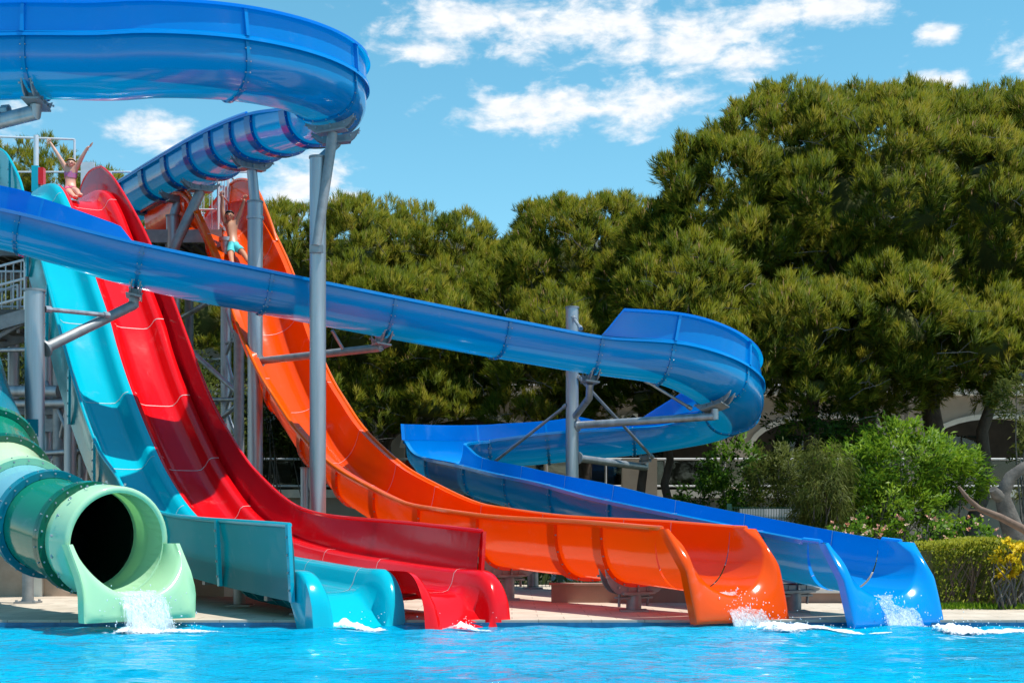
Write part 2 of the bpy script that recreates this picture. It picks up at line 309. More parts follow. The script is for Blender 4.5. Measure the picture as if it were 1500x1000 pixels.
class Path:
    """smooth line through control points (x,y,z,params...) resampled by length"""
    def __init__(s, pts, step=.12):
        n=len(pts); P_=[np.array(p,float) for p in pts]; out=[]
        ext=[2*P_[0]-P_[1]]+P_+[2*P_[-1]-P_[-2]]
        for i in range(n-1):
            p0,p1,p2,p3=ext[i:i+4]
            k=[0]
            for a,b in ((p0,p1),(p1,p2),(p2,p3)): k.append(k[-1]+max(1e-4,np.linalg.norm((b-a)[:3]))**.5)
            m=max(2,int(np.linalg.norm((p2-p1)[:3])/.04))
            for j in range(m):
                t=k[1]+(k[2]-k[1])*j/m
                A1=(k[1]-t)/(k[1]-k[0])*p0+(t-k[0])/(k[1]-k[0])*p1; A2=(k[2]-t)/(k[2]-k[1])*p1+(t-k[1])/(k[2]-k[1])*p2; A3=(k[3]-t)/(k[3]-k[2])*p2+(t-k[2])/(k[3]-k[2])*p3
                B1=(k[2]-t)/(k[2]-k[0])*A1+(t-k[0])/(k[2]-k[0])*A2; B2=(k[3]-t)/(k[3]-k[1])*A2+(t-k[1])/(k[3]-k[1])*A3
                out.append((k[2]-t)/(k[2]-k[1])*B1+(t-k[1])/(k[2]-k[1])*B2)
        out.append(P_[-1]); A=np.array(out); d=np.r_[0,np.cumsum(np.linalg.norm(np.diff(A[:,:3],axis=0),axis=1))]
        s.L=d[-1]; s.d=d; s.A=A
    def at(s,l): return np.array([np.interp(l,s.d,s.A[:,k]) for k in range(s.A.shape[1])])
    def frame(s,l):
        a=s.at(max(0,l-.1))[:3]; b=s.at(min(s.L,l+.1))[:3]; q=s.at(l); t=V(b-a).normalized()
        side=t.cross(V((0,0,1))).normalized(); up=side.cross(t); bank=q[3] if len(q)>3 else 0
        R=Matrix.Rotation(bank,3,t); return V(q[:3]),t,R@side,R@up,q
    def near(s,p):
        i=int(np.argmin(np.linalg.norm(s.A[:,:3]-np.array(p),axis=1))); return s.d[i]
def bolt(m,c,ax,r=.016,mi=0):
    ax=V(ax).normalized(); m.poly([V(c)-ax*.004,V(c)+ax*.018],r,6,True,mi)
def joint(path,l,hw,dp,el,er,parent,mat_,bolts,h=.07,w=.045,ex=.78,name='joint_flange',nb=9):
    """raised collar round the outside where two flume pieces are bolted together, with a sealed seam inside"""
    c,t,sd,up,q=path.frame(l); m=MB(); rows=[]
    def ring(off):
        pr=[]
        if er>0: pr+=[(hw+.05+.10*er+off,er-.02),(hw+.05+off,.0)]
        for k in range(25):
            a=math.pi*k/24; cc,ss=math.cos(a),math.sin(a); pr.append(((hw+off)*math.copysign(abs(cc)**ex,cc),-.02-(dp-.02+off)*abs(ss)**ex))
        if el>0: pr+=[(-hw-.05-off,0.0),(-hw-.05-.10*el-off,el-.02)]
        return pr
    a,b=ring(.004),ring(h)
    L4=[[c+sd*x+up*z+t*dt for (x,z) in r] for r,dt in ((a,-w/2),(b,-w/2),(b,w/2),(a,w/2),(a,-w/2))]
    m.grid(L4); n=len(a); m.add([L4[k][0] for k in range(4)],[(0,1,2,3)]); m.add([L4[k][-1] for k in range(4)],[(3,2,1,0)])
    for k in range(nb):
        i=(k+.5)/nb*(n-1); i0=int(i); f=i-i0
        x=lerp(lerp(a[i0][0],b[i0][0],.62),lerp(a[min(i0+1,n-1)][0],b[min(i0+1,n-1)][0],.62),f); z=lerp(lerp(a[i0][1],b[i0][1],.62),lerp(a[min(i0+1,n-1)][1],b[min(i0+1,n-1)][1],.62),f)
        for sg in (-1,1): bolt(m,c+sd*x+up*z+t*(sg*w/2),t*sg,.010,1)
    o=m.build(name,[mat_,bolts],parent)
    s=MB(); r=[(x,z) for (x,z) in ring(-.006)]; r=[(hw+.075,.007),(hw-.004,.012)]+r[(2 if er>0 else 0):(len(r)-(2 if el>0 else 0))]+[(-hw+.004,.012),(-hw-.075,.007)]
    if er>0: r=[(hw+.05+.10*er-.008,er)]+[(hw+.042,.01)]+r[2:]
    if el>0: r=r[:-2]+[(-hw-.042,.01)]+[(-hw-.05-.10*el+.008,el)]
    s.grid([[c+sd*x+up*(z)+t*dt for (x,z) in r] for dt in (-.0045,.0045)]); s.build('sealed_seam',M['seam'],o)
    return o
def sweep(path,l0,l1,parent,mat_,name='flume_section',n=None,ex=.78,lip=.07,walls=True):
    n=n or max(3,int((l1-l0)/.14)); rows=[]
    qm=path.at((l0+l1)/2)
    for i in range(n+1):
        l=lerp(l0,l1,i/n); c,t,sd,up,q=path.frame(l)
        rows.append([c+sd*x+up*z for x,z in uprof(q[4],q[5],0,0,ex=ex,lip=q[6] if len(q)>6 else lip)])
    m=MB(); m.grid(rows); o=m.build(name,mat_,parent,sharp=50); return o
def sidewall(path,l0,l1,side,hfun,parent,mat_):
    """raised splash wall standing on one rim through a bend"""
    n=max(4,int((l1-l0)/.14)); rows=[]; hw0=None
    for i in range(n+1):
        l=lerp(l0,l1,i/n); c,t,sd,up,q=path.frame(l); hw=q[4]; e=hfun(l); pr=[]
        pr=[(hw+.075,.012),(hw+.03,.012),(hw+.03+.10*e,max(e,.016)),(hw+.10+.10*e,max(e,.016)),(hw+.10+.10*e,max(e-.05,.013))]
        rows.append([c+sd*(x*side)+up*z for x,z in (pr if side<0 else pr[::-1])])
    m=MB(); m.grid(rows); return m.build('splash_wall',mat_,parent,sharp=50)
def exit_lip(E,d,u0,rim,bed,slope,hw,zbot,wo,parent,mat_,trim,lean=.30,cr=.30,ex=.78,M_=18,NP=30):
    """flared end piece: trough floor and walls rounding out to a flat front apron"""
    d=V((d[0],d[1],0)); nr=V((d[1],-d[0],0)); dp=rim-bed
    def ue(z): return lean*max(0,(z-zbot))/(rim-zbot)+cr*max(0,(z-(rim-cr))/cr)**2.2
    th=[0]+[math.pi*k/NP for k in range(NP+1)]+[math.pi]; NP+=2
    def inner(k,f):
        c,s=math.cos(th[k]),math.sin(th[k]); e_=lerp(ex,1.08,f*f); x=hw*math.copysign(abs(c)**e_,c); z0=rim-dp*abs(s)**ex
        if k in (0,NP): x*=(hw+.07*(1-.4*f))/hw
        x*=1+.05*f*f; uu=ue(z0)+.035; u=u0+(uu-u0)*f; return V((E[0],E[1],z0+slope*(u-u0)))-d*u+nr*x
    rows=[[inner(k,f/M_) for k in range(NP+1)] for f in range(M_+1)]
    def front(k,g):
        a=rows[-1][k]; c,s=math.cos(th[k]),math.sin(th[k]); xo=wo*math.copysign(min(1,abs(c)**.07),c)*min(1,abs(c)/.12) if abs(c)>1e-6 else 0
        zo=rim+slope*(0-u0)*.5-(rim-zbot)*min(1,1.25*abs(s)**.45)
        b=V((E[0],E[1],zo))-d*(ue(min(zo,rim)))+nr*xo; p=a.lerp(b,g)
        return p+d*(.035*math.sin(min(1,g/.12)*math.pi/2)*(1 if g<.95 else .5))
    for g in (.03,.07,.12,.2,.4,.6,.8,.93,1.0): rows.append([front(k,g) for k in range(NP+1)])
    rows.append([front(k,1.0)-d*.09 for k in range(NP+1)])
    m=MB(); m.grid(rows); o=m.build('exit_lip',mat_,parent,sharp=60)
    for sg in (0,NP):
        r=MB(); r.poly([rows[f][sg]+V((0,0,.004)) for f in range(0,M_+1)],.03,8); r.build('rim_bead',trim,o)
    return o
# ------------------------------------------------------------------ BLUE FLUME
def dirv(a): v=np.array([a,-1.0]); return v/np.linalg.norm(v)
BE=((1308-750)/130.,15.2); BD=dirv(.5); BN=np.array([BD[1],-BD[0]])
brim=pchip([(0,.88),(.43,.91),(1.29,1.0),(2.69,1.17),(3.63,1.28),(4.73,1.42),(5.43,1.50),(6.66,1.70),(8.5,1.94),(9.6,2.08),(11.38,2.34),(13,2.55)])
R_=.58
def bp(u): return (BE[0]-BD[0]*u,BE[1]-BD[1]*u,brim(u))
ctl=[]  # x,y,z, bank, half width, depth
def c_(x,y,z,bank=0,hw=R_,dp=.62): ctl.append((x,y,z,bank,hw,dp))
c_(-9.3,33.1,9.12); c_(-8.62,32,9.08); c_(-6.9,29.3,8.98); c_(-5.45,27.0,8.84); c_(-4.3,25.2,8.62); 
cx,cy,Rb=-5.73,22.5,2.72
for a in (30,10,-12,-34,-56,-78,-92): c_(cx+Rb*math.cos(math.radians(a)),cy+Rb*math.sin(math.radians(a)),8.44-.004*(30-a),math.radians(8))
c_(-7.2,19.82,7.98,math.radians(6)); c_(-9.0,19.9,7.85,math.radians(8)); c_(-10.3,20.35,7.4,math.radians(8)); c_(-10.75,21.1,7.0,math.radians(8)); c_(-10.2,21.8,6.62,math.radians(8)); c_(-9.2,22.05,6.38,math.radians(7))
c_(-8.06,22.15,6.18,math.radians(6)); c_(-6.02,22.5,5.64); c_(-4.06,23.2,5.32); c_(-2.1,24.0,5.04); c_(-.12,24.8,4.77); c_(1.5,25.33,4.56)
cx2,cy2,R2=2.62,27.2,1.76
for a,z in ((-78,4.36),(-50,4.08),(-22,3.80),(8,3.58),(36,3.46),(64,3.36),(88,3.26)): c_(cx2+R2*math.cos(math.radians(a)),cy2+R2*math.sin(math.radians(a)),z,-math.radians(15 if a<80 and a>-60 else 9))
c_(1.0,28.9,3.08); c_(-.3,28.95,2.96,-.05)
cx3,cy3,R3=-.35,27.75,1.22
for a,z in ((100,2.93),(125,2.90),(150,2.87),(175,2.82),(200,2.75)): c_(cx3+R3*math.cos(math.radians(a)),cy3+R3*math.sin(math.radians(a)),z,-.06)
for u in (12.3,10.6,9,7.4,5.8,4.2,2.8,1.6,.9): x,y,z=bp(u); c_(x,y,z,0,lerp(.52,R_,min(1,u/6)),lerp(.60,.62,min(1,u/6)))
BP=Path(ctl)
blue=thing('water_slide','long bright blue open flume winding through two bends above the pool','water slide',(BE[0],BE[1],0))
marks=[0]
def mk(px3): marks.append(BP.near(px3))
jl=[BP.near(p) for p in ((-8.62,32,9.08),(-7.75,30.6,9.0),(-6.9,29.3,8.98),(-6.15,28.1,8.9),(-5.45,27.0,8.84),(-4.85,26.05,8.7),(-4.3,25.2,8.6),
    (-3.55,24.0,8.4),(-3.08,21.9,8.3),(cx+Rb*math.cos(math.radians(-55)),cy+Rb*math.sin(math.radians(-55)),8.1),(-6.85,19.8,8.0),(-9.0,19.9,7.85),(-10.75,21.1,7.0),(-9.2,22.05,6.38),
    (-7.86,22.2,6.1),(-6.05,22.5,5.65),(-4.16,23.15,5.3),(-2.2,23.95,5.05),(-.22,24.75,4.8),(1.55,25.33,4.55),(cx2+R2*math.cos(math.radians(-82)),cy2+R2*math.sin(math.radians(-82)),4.45),
    (cx2+R2*math.cos(math.radians(-38)),cy2+R2*math.sin(math.radians(-38)),4.15),(cx2+R2*math.cos(math.radians(8)),cy2+R2*math.sin(math.radians(8)),3.78),(2.5,28.95,3.2),(.75,28.9,3.05),(-.6,28.97,2.95))]
jl+= [BP.near(bp(u)) for u in (12.0,10.35,8.7,7.1,5.3,3.6,1.75)]
jl=sorted(jl); ends=[0]+jl+[BP.L]
for i in range(len(ends)-1):
    upper = ends[i]<BP.near((-4.3,25.2,8.6))-.1
    sweep(BP,ends[i],ends[i+1],blue,M['blue_dark'] if upper else M['blue_shaded'] if BP.near(bp(12.6))<ends[i]<BP.near(bp(3.0)) else M['blue'])
for i,l in enumerate(jl):
    q=BP.at(l); up_=l<BP.near((-3.55,24.0,8.4))+.1
    joint(BP,l,q[4],q[5],0,0,blue,M['blue_dark'] if up_ else M['blue'],M['galv'],h=.055 if up_ else .034,w=.26 if up_ else .05,nb=11)
def wallspan(p0,p1,side,h,t0=.9,t1=.9):
    a,b=BP.near(p0),BP.near(p1)
    f=lambda l: max(.016,h*min(1,(l-a)/t0 if t0>0 else 1)*min(1,(b-l)/t1 if t1>0 else 1))
    sidewall(BP,a,b,side,f,blue,M['blue_wall'])
    for l in jl:
        if a+.3<l<b-.3:
            c,t,sd,up,q=BP.frame(l); hw=q[4]; e=f(l); m=MB()
            m.obox(c+sd*side*(hw+.055+.05*e)+up*(e/2),t*.025,(up+sd*side*.10)*(e/2-.006),sd*.032); m.build('wall_rib',M['blue'],blue)
wallspan((-3.9,24.6,8.5),(-8.06,22.15,6.18),-1,.44,.7,.0)
wallspan((-8.4,22.1,6.2),(-6.02,22.5,5.64),-1,.40,.0,.6)
wallspan((1.5,25.33,4.56),(cx2,28.96,3.25),1,.52,.42,1.0)
wallspan((2.4,28.95,3.2),(cx3+R3*math.cos(math.radians(188)),cy3+R3*math.sin(math.radians(188)),2.8),1,.34,.9,.05)
exit_lip(BE,BD,.9,brim(.9),brim(.9)-.60,.07,.52,.03,.66,blue,M['blue'],M['blue_trim'],lean=.30,cr=.26)
m=MB()
for l0,l1,sgn in ((BP.near((-8.62,32,9.08)),BP.near((-4.3,25.2,8.6)),-1),):
    for sg in (-1,1):
        pts=[]
        for i in range(40):
            c,t,sd,up,q=BP.frame(lerp(l0,l1,i/39)); pts.append(c+sd*sg*(q[4]+.06)+up*.01)
        m.poly(pts,.028,6)
m.build('rim_bead',M['blue_trim'],blue)
# starting tub of the blue flume
m=MB(); c,t,sd,up,q=BP.frame(0); rows=[]
for k in range(8):
    f=k/7; cc=c-t*(.9*f); rows.append([cc+sd*x*(1-.12*f*f)+V((0,0,1))*(z*(1-.25*f*f)) for x,z in uprof(R_,.62)])
m.grid(rows[::-1]); m.build('start_tub',M['blue_dark'],blue)
# ------------------------------------------------------------------ ORANGE SLIDE
OE=((1082-750)/129.,15.3); OD=dirv(.62); 
orim=pchip([(0,1.07),(.7,1.09),(1.5,1.13),(2.2,1.165),(4.5,1.25),(6.1,1.375),(6.9,1.46),(8.31,1.79),(9.45,2.12),(10.4,2.52),(11.3,2.98),(12.0,3.46),(12.7,3.97),(13.7,4.95),(14.8,6.33),(15.5,7.05),(16.1,7.60),(16.75,8.12),(17.4,8.36),(18.2,8.46),(19.2,8.46)])
OC=[]
for u in (20.2,19.2,18.2,17.4,16.75,16.1,15.5,14.8,13.7,12.7,12,11.3,10.4,9.45,8.31,6.9,6.1,4.5,2.2,1.5,.85): OC.append((OE[0]-OD[0]*u,OE[1]-OD[1]*u,orim(u),0,lerp(.56,.68,smooth(11,15.5,u)),.74,lerp(.07,.15,smooth(4,11,u))))
OP=Path(OC)
orange=thing('water_slide','bright orange half pipe slide dropping steeply to a flat run over the pool','water slide',(OE[0],OE[1],0))
op=lambda u:(OE[0]-OD[0]*u,OE[1]-OD[1]*u,orim(u))
ju=[17.2,15.6,14.1,12.6,11.1,9.6,8.2,6.7,4.95,2.95,1.95]
jl2=sorted(OP.near(op(u)) for u in ju); e2=[0]+jl2+[OP.L]
for i in range(len(e2)-1): sweep(OP,e2[i],e2[i+1],orange,M['orange'])
for l in jl2:
    q=OP.at(l); joint(OP,l,q[4],q[5],0,0,orange,M['orange'],M['galv'],h=.05,w=.17,nb=11)
m=MB()
for sg in (-1,1):
    pts=[]
    for i in range(90):
        c,t,sd,up,q=OP.frame(lerp(.2,OP.L,i/89)); pts.append(c+sd*sg*(q[4]+q[6]-.01)+up*.004)
    m.poly(pts,[.030]*90,8)
m.build('rim_bead',M['orange_trim'],orange)
def arch_wall(E,d,s,u0,u1,base,hgt,parent,mat_,trim,shift=0,name='start_wall'):
    """upright rounded wall beside the start of a slide; base(u) gives its foot"""
    d3=V((d[0],d[1],0)); nr=V((d[1],-d[0],0)); n=26; lo=[];hi=[]
    for i in range(n+1):
        u=lerp(u0,u1,i/n); p=V((E[0],E[1],0))-d3*u+nr*s; lo.append(p+V((0,0,base(u)-.05))); hi.append(p+V((0,0,base(u)+hgt(i/n)))+nr*.03*(1 if s>0 else -1))
    m=MB(); m.grid([lo,hi]); o=m.build(name,mat_,parent); r=MB(); r.poly(hi,.035,8); r.build('rim_bead',trim,o); return o
arch_wall(OE,OD,-.74,15.6,20.3,lambda u:orim(u)+.01,lambda f:.50*math.sin(math.pi*min(1,f))**.8+.0,orange,M['orange'],M['orange_trim'])
arch_wall(OE,OD,.74,16.2,19.0,lambda u:orim(u)+.01,lambda f:.16*math.sin(math.pi*f),orange,M['orange'],M['orange_trim'])
exit_lip(OE,OD,.85,orim(.85),orim(.85)-.74,.03,.56,.055,.69,orange,M['orange'],M['orange_trim'],lean=.30,cr=.30)
# ------------------------------------------------------------------ TWIN LANES: TURQUOISE AND RED
RE=((592-750)/130.,15.35); RD=dirv(.65); RW=.97
crest=pchip([(-1,.60),(.3,.61),(2.5,.70),(3.5,.76),(4.2,.82),(5.08,.92),(6.0,1.10),(6.75,1.33),(7.98,1.97),(8.91,2.66),(9.41,3.08),(10.13,3.74),(10.76,4.42),(11.01,4.74),(11.81,5.56),(13.26,7.0),(13.75,7.46),(14.3,7.86),(14.76,8.06),(15.4,8.16),(16.4,8.19),(17.4,8.19)])
RD3=V((RD[0],RD[1],0)); RN=V((RD[1],-RD[0],0))
def lane_pt(s,u,h):
    e=.06; sl=(crest(u+e)-crest(u-e))/(2*e) if u<17.3 else 0
    nu,nz=-sl/math.hypot(1,sl),1/math.hypot(1,sl)
    return V((RE[0],RE[1],0))-RD3*(u+nu*h)+RN*s+V((0,0,crest(u)+nz*h))
def lane(s0,parent,mat_,outer):
    """one lane: two rounded kerbs and a flat bed (height 0 = kerb crest, bed .27 below); outer = +1 near kerb is the open side"""
    w=RW
    prof=[(w+.10,-.30),(w+.10,-.02),(w+.07,0),(w-.02,0),(w-.07,-.02),(w-.11,-.09),(w-.15,-.2),(w-.22,-.262),(w-.32,-.272),(w*.6,-.274),(w*.5,-.274),(w*.4,-.274),(.32,-.272),(.24,-.255),(.19,-.18),(.15,-.06),(.11,-.012),(.07,.0),(.0,.0)] if outer>0 else \
         [(0,.001),(-.05,-.002),(-.09,-.03),(-.15,-.17),(-.21,-.25),(-.29,-.272),(-w*.4,-.274),(-w*.5,-.274),(-w*.6,-.274),(-w+.26,-.27),(-w+.19,-.25),(-w+.14,-.17),(-w+.11,-.05),(-w+.07,-.008),(-w+.02,0),(-w-.06,0),(-w-.08,-.03),(-w-.08,-.30)]
    end=0 if outer>0 else -.55; joints=[15.6,14.1,12.6,11.2,9.8,8.4,7.0,5.5,3.9,2.3,.9+end]
    cut=[17.3]+joints
    for a,b in zip(cut[:-1],cut[1:]):
        n=max(3,int((a-b)/.16)); rows=[[lane_pt(s,lerp(a,b,i/n),h) for s,h in prof] for i in range(n+1)]
        m=MB(); m.grid(rows); m.build('lane_section',mat_,parent,sharp=60)
    for u in joints:
        m=MB(); inner=[(s,h) for s,h in prof if h>-.29][1:-1]
        m.grid([[lane_pt(s,u+du,h+.005) for s,h in inner] for du in (.005,-.005)]); m.build('sealed_seam',M['seam'],parent)
    # flared end: kerbs stay level then roll over, bed dips under the water
    rows=[]; n=18; c0=crest(.9+end)
    for i in range(n+1):
        f=i/n; u=end+.9*(1-f); row=[]
        for k,(s,h) in enumerate(prof):
            z=c0+h; lo=-.06; roll=max(0,(f-.40)/.60)
            if h>-.2: z=c0+h-(c0+h-.22*(1-roll)-lo)*(1-math.sqrt(max(0,1-roll**2)))*1.0
            else: z=lerp(c0+h,lo,smooth(.15,1.05,f)**1.2)
            if h<-.28: z=min(c0+h,lerp(c0+h,-.12,smooth(.1,.6,f)))
            mid=w/2*(1 if outer>0 else -1); fl=1+.06*smooth(.2,1,f); uu=u-.10*smooth(.6,1,f)*(1-min(1,abs(s-mid)/(w/2)))
            row.append(V((RE[0],RE[1],z))-RD3*uu+RN*(mid+(s-mid)*fl))
        rows.append(row)
    m=MB(); m.grid(rows); m.grid([[p for p in rows[-1]],[p+RD3*.02-V((0,0,.03)) for p in rows[-1]]])
    o=m.build('exit_lip',mat_,parent,sharp=70)
cyan=thing('water_slide','turquoise slide lane with teal side panels beside the red lane','water slide',(RE[0]+RN.x*.5,RE[1]+RN.y*.5,0))
red=thing('water_slide','glossy red slide lane with a tall side wall beside the turquoise lane','water slide',(RE[0]-RN.x*.5,RE[1]-RN.y*.5,0))
lane(0,cyan,M['cyan'],1); lane(0,red,M['red'],-1)
def rpt(s,u,z): return V((RE[0],RE[1],z))-RD3*u+RN*s
def side_panel(parent,s,top,foot,cuts,mat_,trim,out):
    """tall wall along one edge, in bolted lengths"""
    for a,b in zip(cuts[:-1],cuts[1:]):
        n=max(3,int((a-b)/.2)); lo=[];hi=[]
        for i in range(n+1):
            u=lerp(a,b,i/n); 
            ul=u; p=lane_pt(s,u,foot); zt=top(u); lo.append(p); hi.append(rpt(s+out*.05,u,zt))
        rows=[lo]+[[x.lerp(y,f)+RN*(out*-.03*math.sin(f*math.pi)) for x,y in zip(lo,hi)] for f in (.33,.66)]+[hi]
        if out<0: rows=rows
        else: rows=rows[::-1]
        m=MB(); m.grid(rows); o=m.build('side_panel',mat_,parent,sharp=60)
        r=MB(); r.poly([p+RN*out*.01 for p in hi],.028,8); r.build('rim_bead',trim,o)
        q=MB(); p0,p1=lo[-1],hi[-1]; q.obox((p0+p1)/2+RN*out*.03,RD3*.035,(p1-p0)/2,RN*.022)
        for k in range(4): bolt(q,p0.lerp(p1,.15+.23*k)+RN*out*.05,RN*out,.014,1)
        q.build('panel_post',[trim,M['galv']],parent)
lwt=pchip([(.5,1.13),(4.38,1.26),(5.6,1.42),(6.52,1.67),(6.85,1.86),(7.76,2.28),(8.35,2.72),(9.05,3.36),(10.0,4.36),(11.11,5.66),(12.42,7.05),(12.72,7.44),(13.41,7.98),(14.19,8.42),(15.0,8.64),(15.6,8.64),(16.2,8.5),(16.7,8.2)])
rwt=pchip([(.1,1.05),(2.09,1.16),(4.31,1.26),(5.28,1.37),(7.16,2.02),(8.17,2.62),(9.02,3.24),(9.73,3.92),(10.08,4.28),(11.25,5.50),(12.52,6.70),(14.0,7.84),(15.03,8.50),(15.72,8.78),(16.38,8.84),(16.91,8.74),(17.3,8.45)])
side_panel(cyan,RW+.125,lwt,-.34,[16.7,15.1,13.6,12.2,10.8,9.4,8.0,6.6,4.9,2.7,.52],M['teal'],M['cyan'],1)
side_panel(red,-RW-.125,rwt,-.34,[17.3,15.6,14.1,12.7,11.3,9.9,8.5,7.1,5.3,2.9,.2],M['red_panel'],M['red'],-1)
m=MB()
for u in (1.1,2.0): # rounded stiffening ribs under the lane ends
    for k in range(2):
        pts=[lane_pt(s,u+.05+k*.35,-.30-.24*math.sin(math.pi*(s+.02)/(RW+.04))**.45) for s in np.linspace(.0,RW,12)]
        m.grid([[p+RD3*.03 for p in pts],[p-RD3*.03 for p in pts]]); m.grid([pts,[lane_pt(s,u+.05+k*.35,-.29) for s in np.linspace(0,RW,12)]])
m.build('stiffening_rib',M['teal'],cyan)
m=MB(); m.grid([[lane_pt(s,u,-.30-.10*math.sin(math.pi*(s+.1)/(RW+.2))) for s in np.linspace(RW+.1,0,8)] for u in np.arange(16.8,1.0,-.3)]); m.build('lane_underside',M['teal'],cyan)
m=MB(); m.grid([[lane_pt(s,u,-.30-.10*math.sin(math.pi*(-s+.08)/(RW+.16))) for s in np.linspace(0,-RW-.08,8)] for u in np.arange(16.8,.6,-.3)]); m.build('lane_underside',M['red'],red)
# ------------------------------------------------------------------ GREEN TUBE
TP=Path([(*P(-52,540,21.5),0),(*P(-40,590,20.4),0),(*P(-22,640,19.3),0),(*P(-4,690,18.2),0),(*P(28,738,17.1),0),(*P(74,768,16.2),0),(*P(124,786,15.6),0),(*P(172,796,15.1),0)])
TR=.565
tube=thing('tube_slide','closed tube slide in greens and teal ending in a pale mint mouth','water slide',(TP.at(TP.L)[0],TP.at(TP.L)[1],0))
def ring_pts(c,a,b,r,n=40): return [c+(a*math.cos(2*math.pi*k/n)+b*math.sin(2*math.pi*k/n))*r for k in range(n)]
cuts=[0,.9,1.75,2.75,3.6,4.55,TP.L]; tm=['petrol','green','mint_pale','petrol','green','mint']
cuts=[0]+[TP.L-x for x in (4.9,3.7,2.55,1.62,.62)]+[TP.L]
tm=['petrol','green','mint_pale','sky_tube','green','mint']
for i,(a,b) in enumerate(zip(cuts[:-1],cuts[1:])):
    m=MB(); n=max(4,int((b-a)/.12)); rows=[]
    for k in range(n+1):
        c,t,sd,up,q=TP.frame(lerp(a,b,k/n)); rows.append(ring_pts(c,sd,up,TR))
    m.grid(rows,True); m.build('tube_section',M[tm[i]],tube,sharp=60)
for i,l in enumerate(cuts[1:-1]):
    c,t,sd,up,q=TP.frame(l); m=MB(); fm={0:'green',1:'green_dark',2:'mint',3:'petrol',4:'green_dark'}[i]; w=.065
    for s0,s1 in ((-w,0),(.004,w)):
        m.grid([ring_pts(c+t*s0,sd,up,TR+.005),ring_pts(c+t*s0,sd,up,TR+.085),ring_pts(c+t*s1,sd,up,TR+.085),ring_pts(c+t*s1,sd,up,TR+.005)],True)
    for k in range(22):
        a=2*math.pi*(k+.5)/22; r=(sd*math.cos(a)+up*math.sin(a)); 
        for sg in (-1,1): m.ball(c+r*(TR+.05)+t*sg*(w+.006),.013,6,4,mi=1)
        bolt(m,c+r*(TR+.08),r,.009,1)
    m.build('joint_flange',[M[fm],M['galv']],tube)
# mouth: collar ring, then an open lower half flaring to a front plate
c,t,sd,up,q=TP.frame(TP.L); th3=V((t.x,t.y,0)).normalized(); m=MB(); rows=[]
for dl,r in ((-.34,TR+.005),(-.34,TR+.07),(-.02,TR+.072),(.0,TR+.066),(.012,TR+.05),(.012,TR+.02),(0,TR),(-.3,TR-.002)): rows.append(ring_pts(c+t*dl,sd,up,r,48))
m.grid(rows,True)
for k in range(18):
    a=2*math.pi*(k+.3)/18; r=(sd*math.cos(a)+up*math.sin(a)); m.ball(c+r*(TR+.068)-t*.30,.014,6,4,mi=1); bolt(m,c+r*(TR+.10)-t*.22,r,.014,1)
m.build('mouth_collar',[M['mint'],M['galv']],tube,sharp=50)
m=MB(); NPm=36; rows=[]; zb=.10; side=th3.cross(V((0,0,1)))
def mouth(k,f):
    a=-math.pi*k/NPm; x=math.cos(a)*TR; z=math.sin(a)*TR
    ln=.46-.34*max(0,(z+TR)/TR)**1.5; return c+side*(x*(1+.10*f*f))+V((0,0,z))+th3*(ln*f+.02)
for f in range(9): rows.append([mouth(k,f/8) for k in range(NPm+1)])
def plate(k,g):
    a=-math.pi*k/NPm; cc,ss=math.cos(a),math.sin(a); xo=.685*math.copysign(abs(cc)**.08,cc)*min(1,abs(cc)/.12); zo=(c.z-zb)*-min(1,1.25*abs(ss)**.45)
    b=c+side*xo+V((0,0,zo))+th3*(.48-.34*max(0,(zo+TR)/TR if zo>-TR else 0)**1.5); p=rows[8][k].lerp(b,g); return p+th3*(.04*math.sin(min(1,g/.14)*math.pi/2)*(1 if g<.95 else .5))
pl=[[plate(k,g) for k in range(NPm+1)] for g in (.03,.08,.14,.2,.3,.5,.7,.88,.97,1.0)]
rows+=pl; rows.append([p-th3*.12 for p in pl[-1]]); m.grid(rows); m.f=[f[::-1] for f in m.f]; m.build('exit_lip',M['mint'],tube,sharp=60)
# ================================================================== STEEL: SADDLES, POSTS, TOWER
def saddle(path,l,parent,mat_=None,spread=.30,name='saddle_bracket',drop=.16):
    """steel cradle bolted under a flume joint, with the plate it rests on; returns the plate's middle"""
    mat_=mat_ or M['galv_dull']; c,t,sd,up,q=path.frame(l); hw,dp=q[4],q[5]; m=MB()
    ks=np.linspace(math.pi*spread,math.pi*(1-spread),15)
    def pt(a,off): cc,ss=math.cos(a),math.sin(a); return c+sd*((hw+off)*math.copysign(abs(cc)**.78,cc))+up*(-.02-(dp-.02+off)*abs(ss)**.78)
    for dt in (-.075,.06):
        r=[[pt(a,.05)+t*(dt+w) for a in ks] for w in (0,.02)]+[[pt(a,.05+.11*min(1,1.3*math.sin((a-ks[0])/(ks[-1]-ks[0])*math.pi)))+t*(dt+w) for a in ks] for w in (.02,0)]
        r.append(r[0]); m.grid(r)
    for a in ks[1::3]:
        p=pt(a,.09); bolt(m,p-t*.085,-t,.016,1); bolt(m,p+t*.09,t,.016,1)
    low=c-up*(dp+drop); m.obox(low,sd*.24,t*.13,up*.014); m.obox(low+up*(drop/2-.02),sd*.012,t*.10,up*(drop/2-.02)); m.obox(low+up*(drop/2-.02)+sd*.14,sd*.010,t*.09,up*(drop/2-.03)); m.obox(low+up*(drop/2-.02)-sd*.14,sd*.010,t*.09,up*(drop/2-.03))
    for i in (-1,1):
        for j in (-1,1): bolt(m,low+sd*i*.19+t*j*.09,up,.014,1); bolt(m,low+sd*i*.19+t*j*.09,-up,.014,1)
    m.build(name,[mat_,M['galv']],parent); return low-up*.014
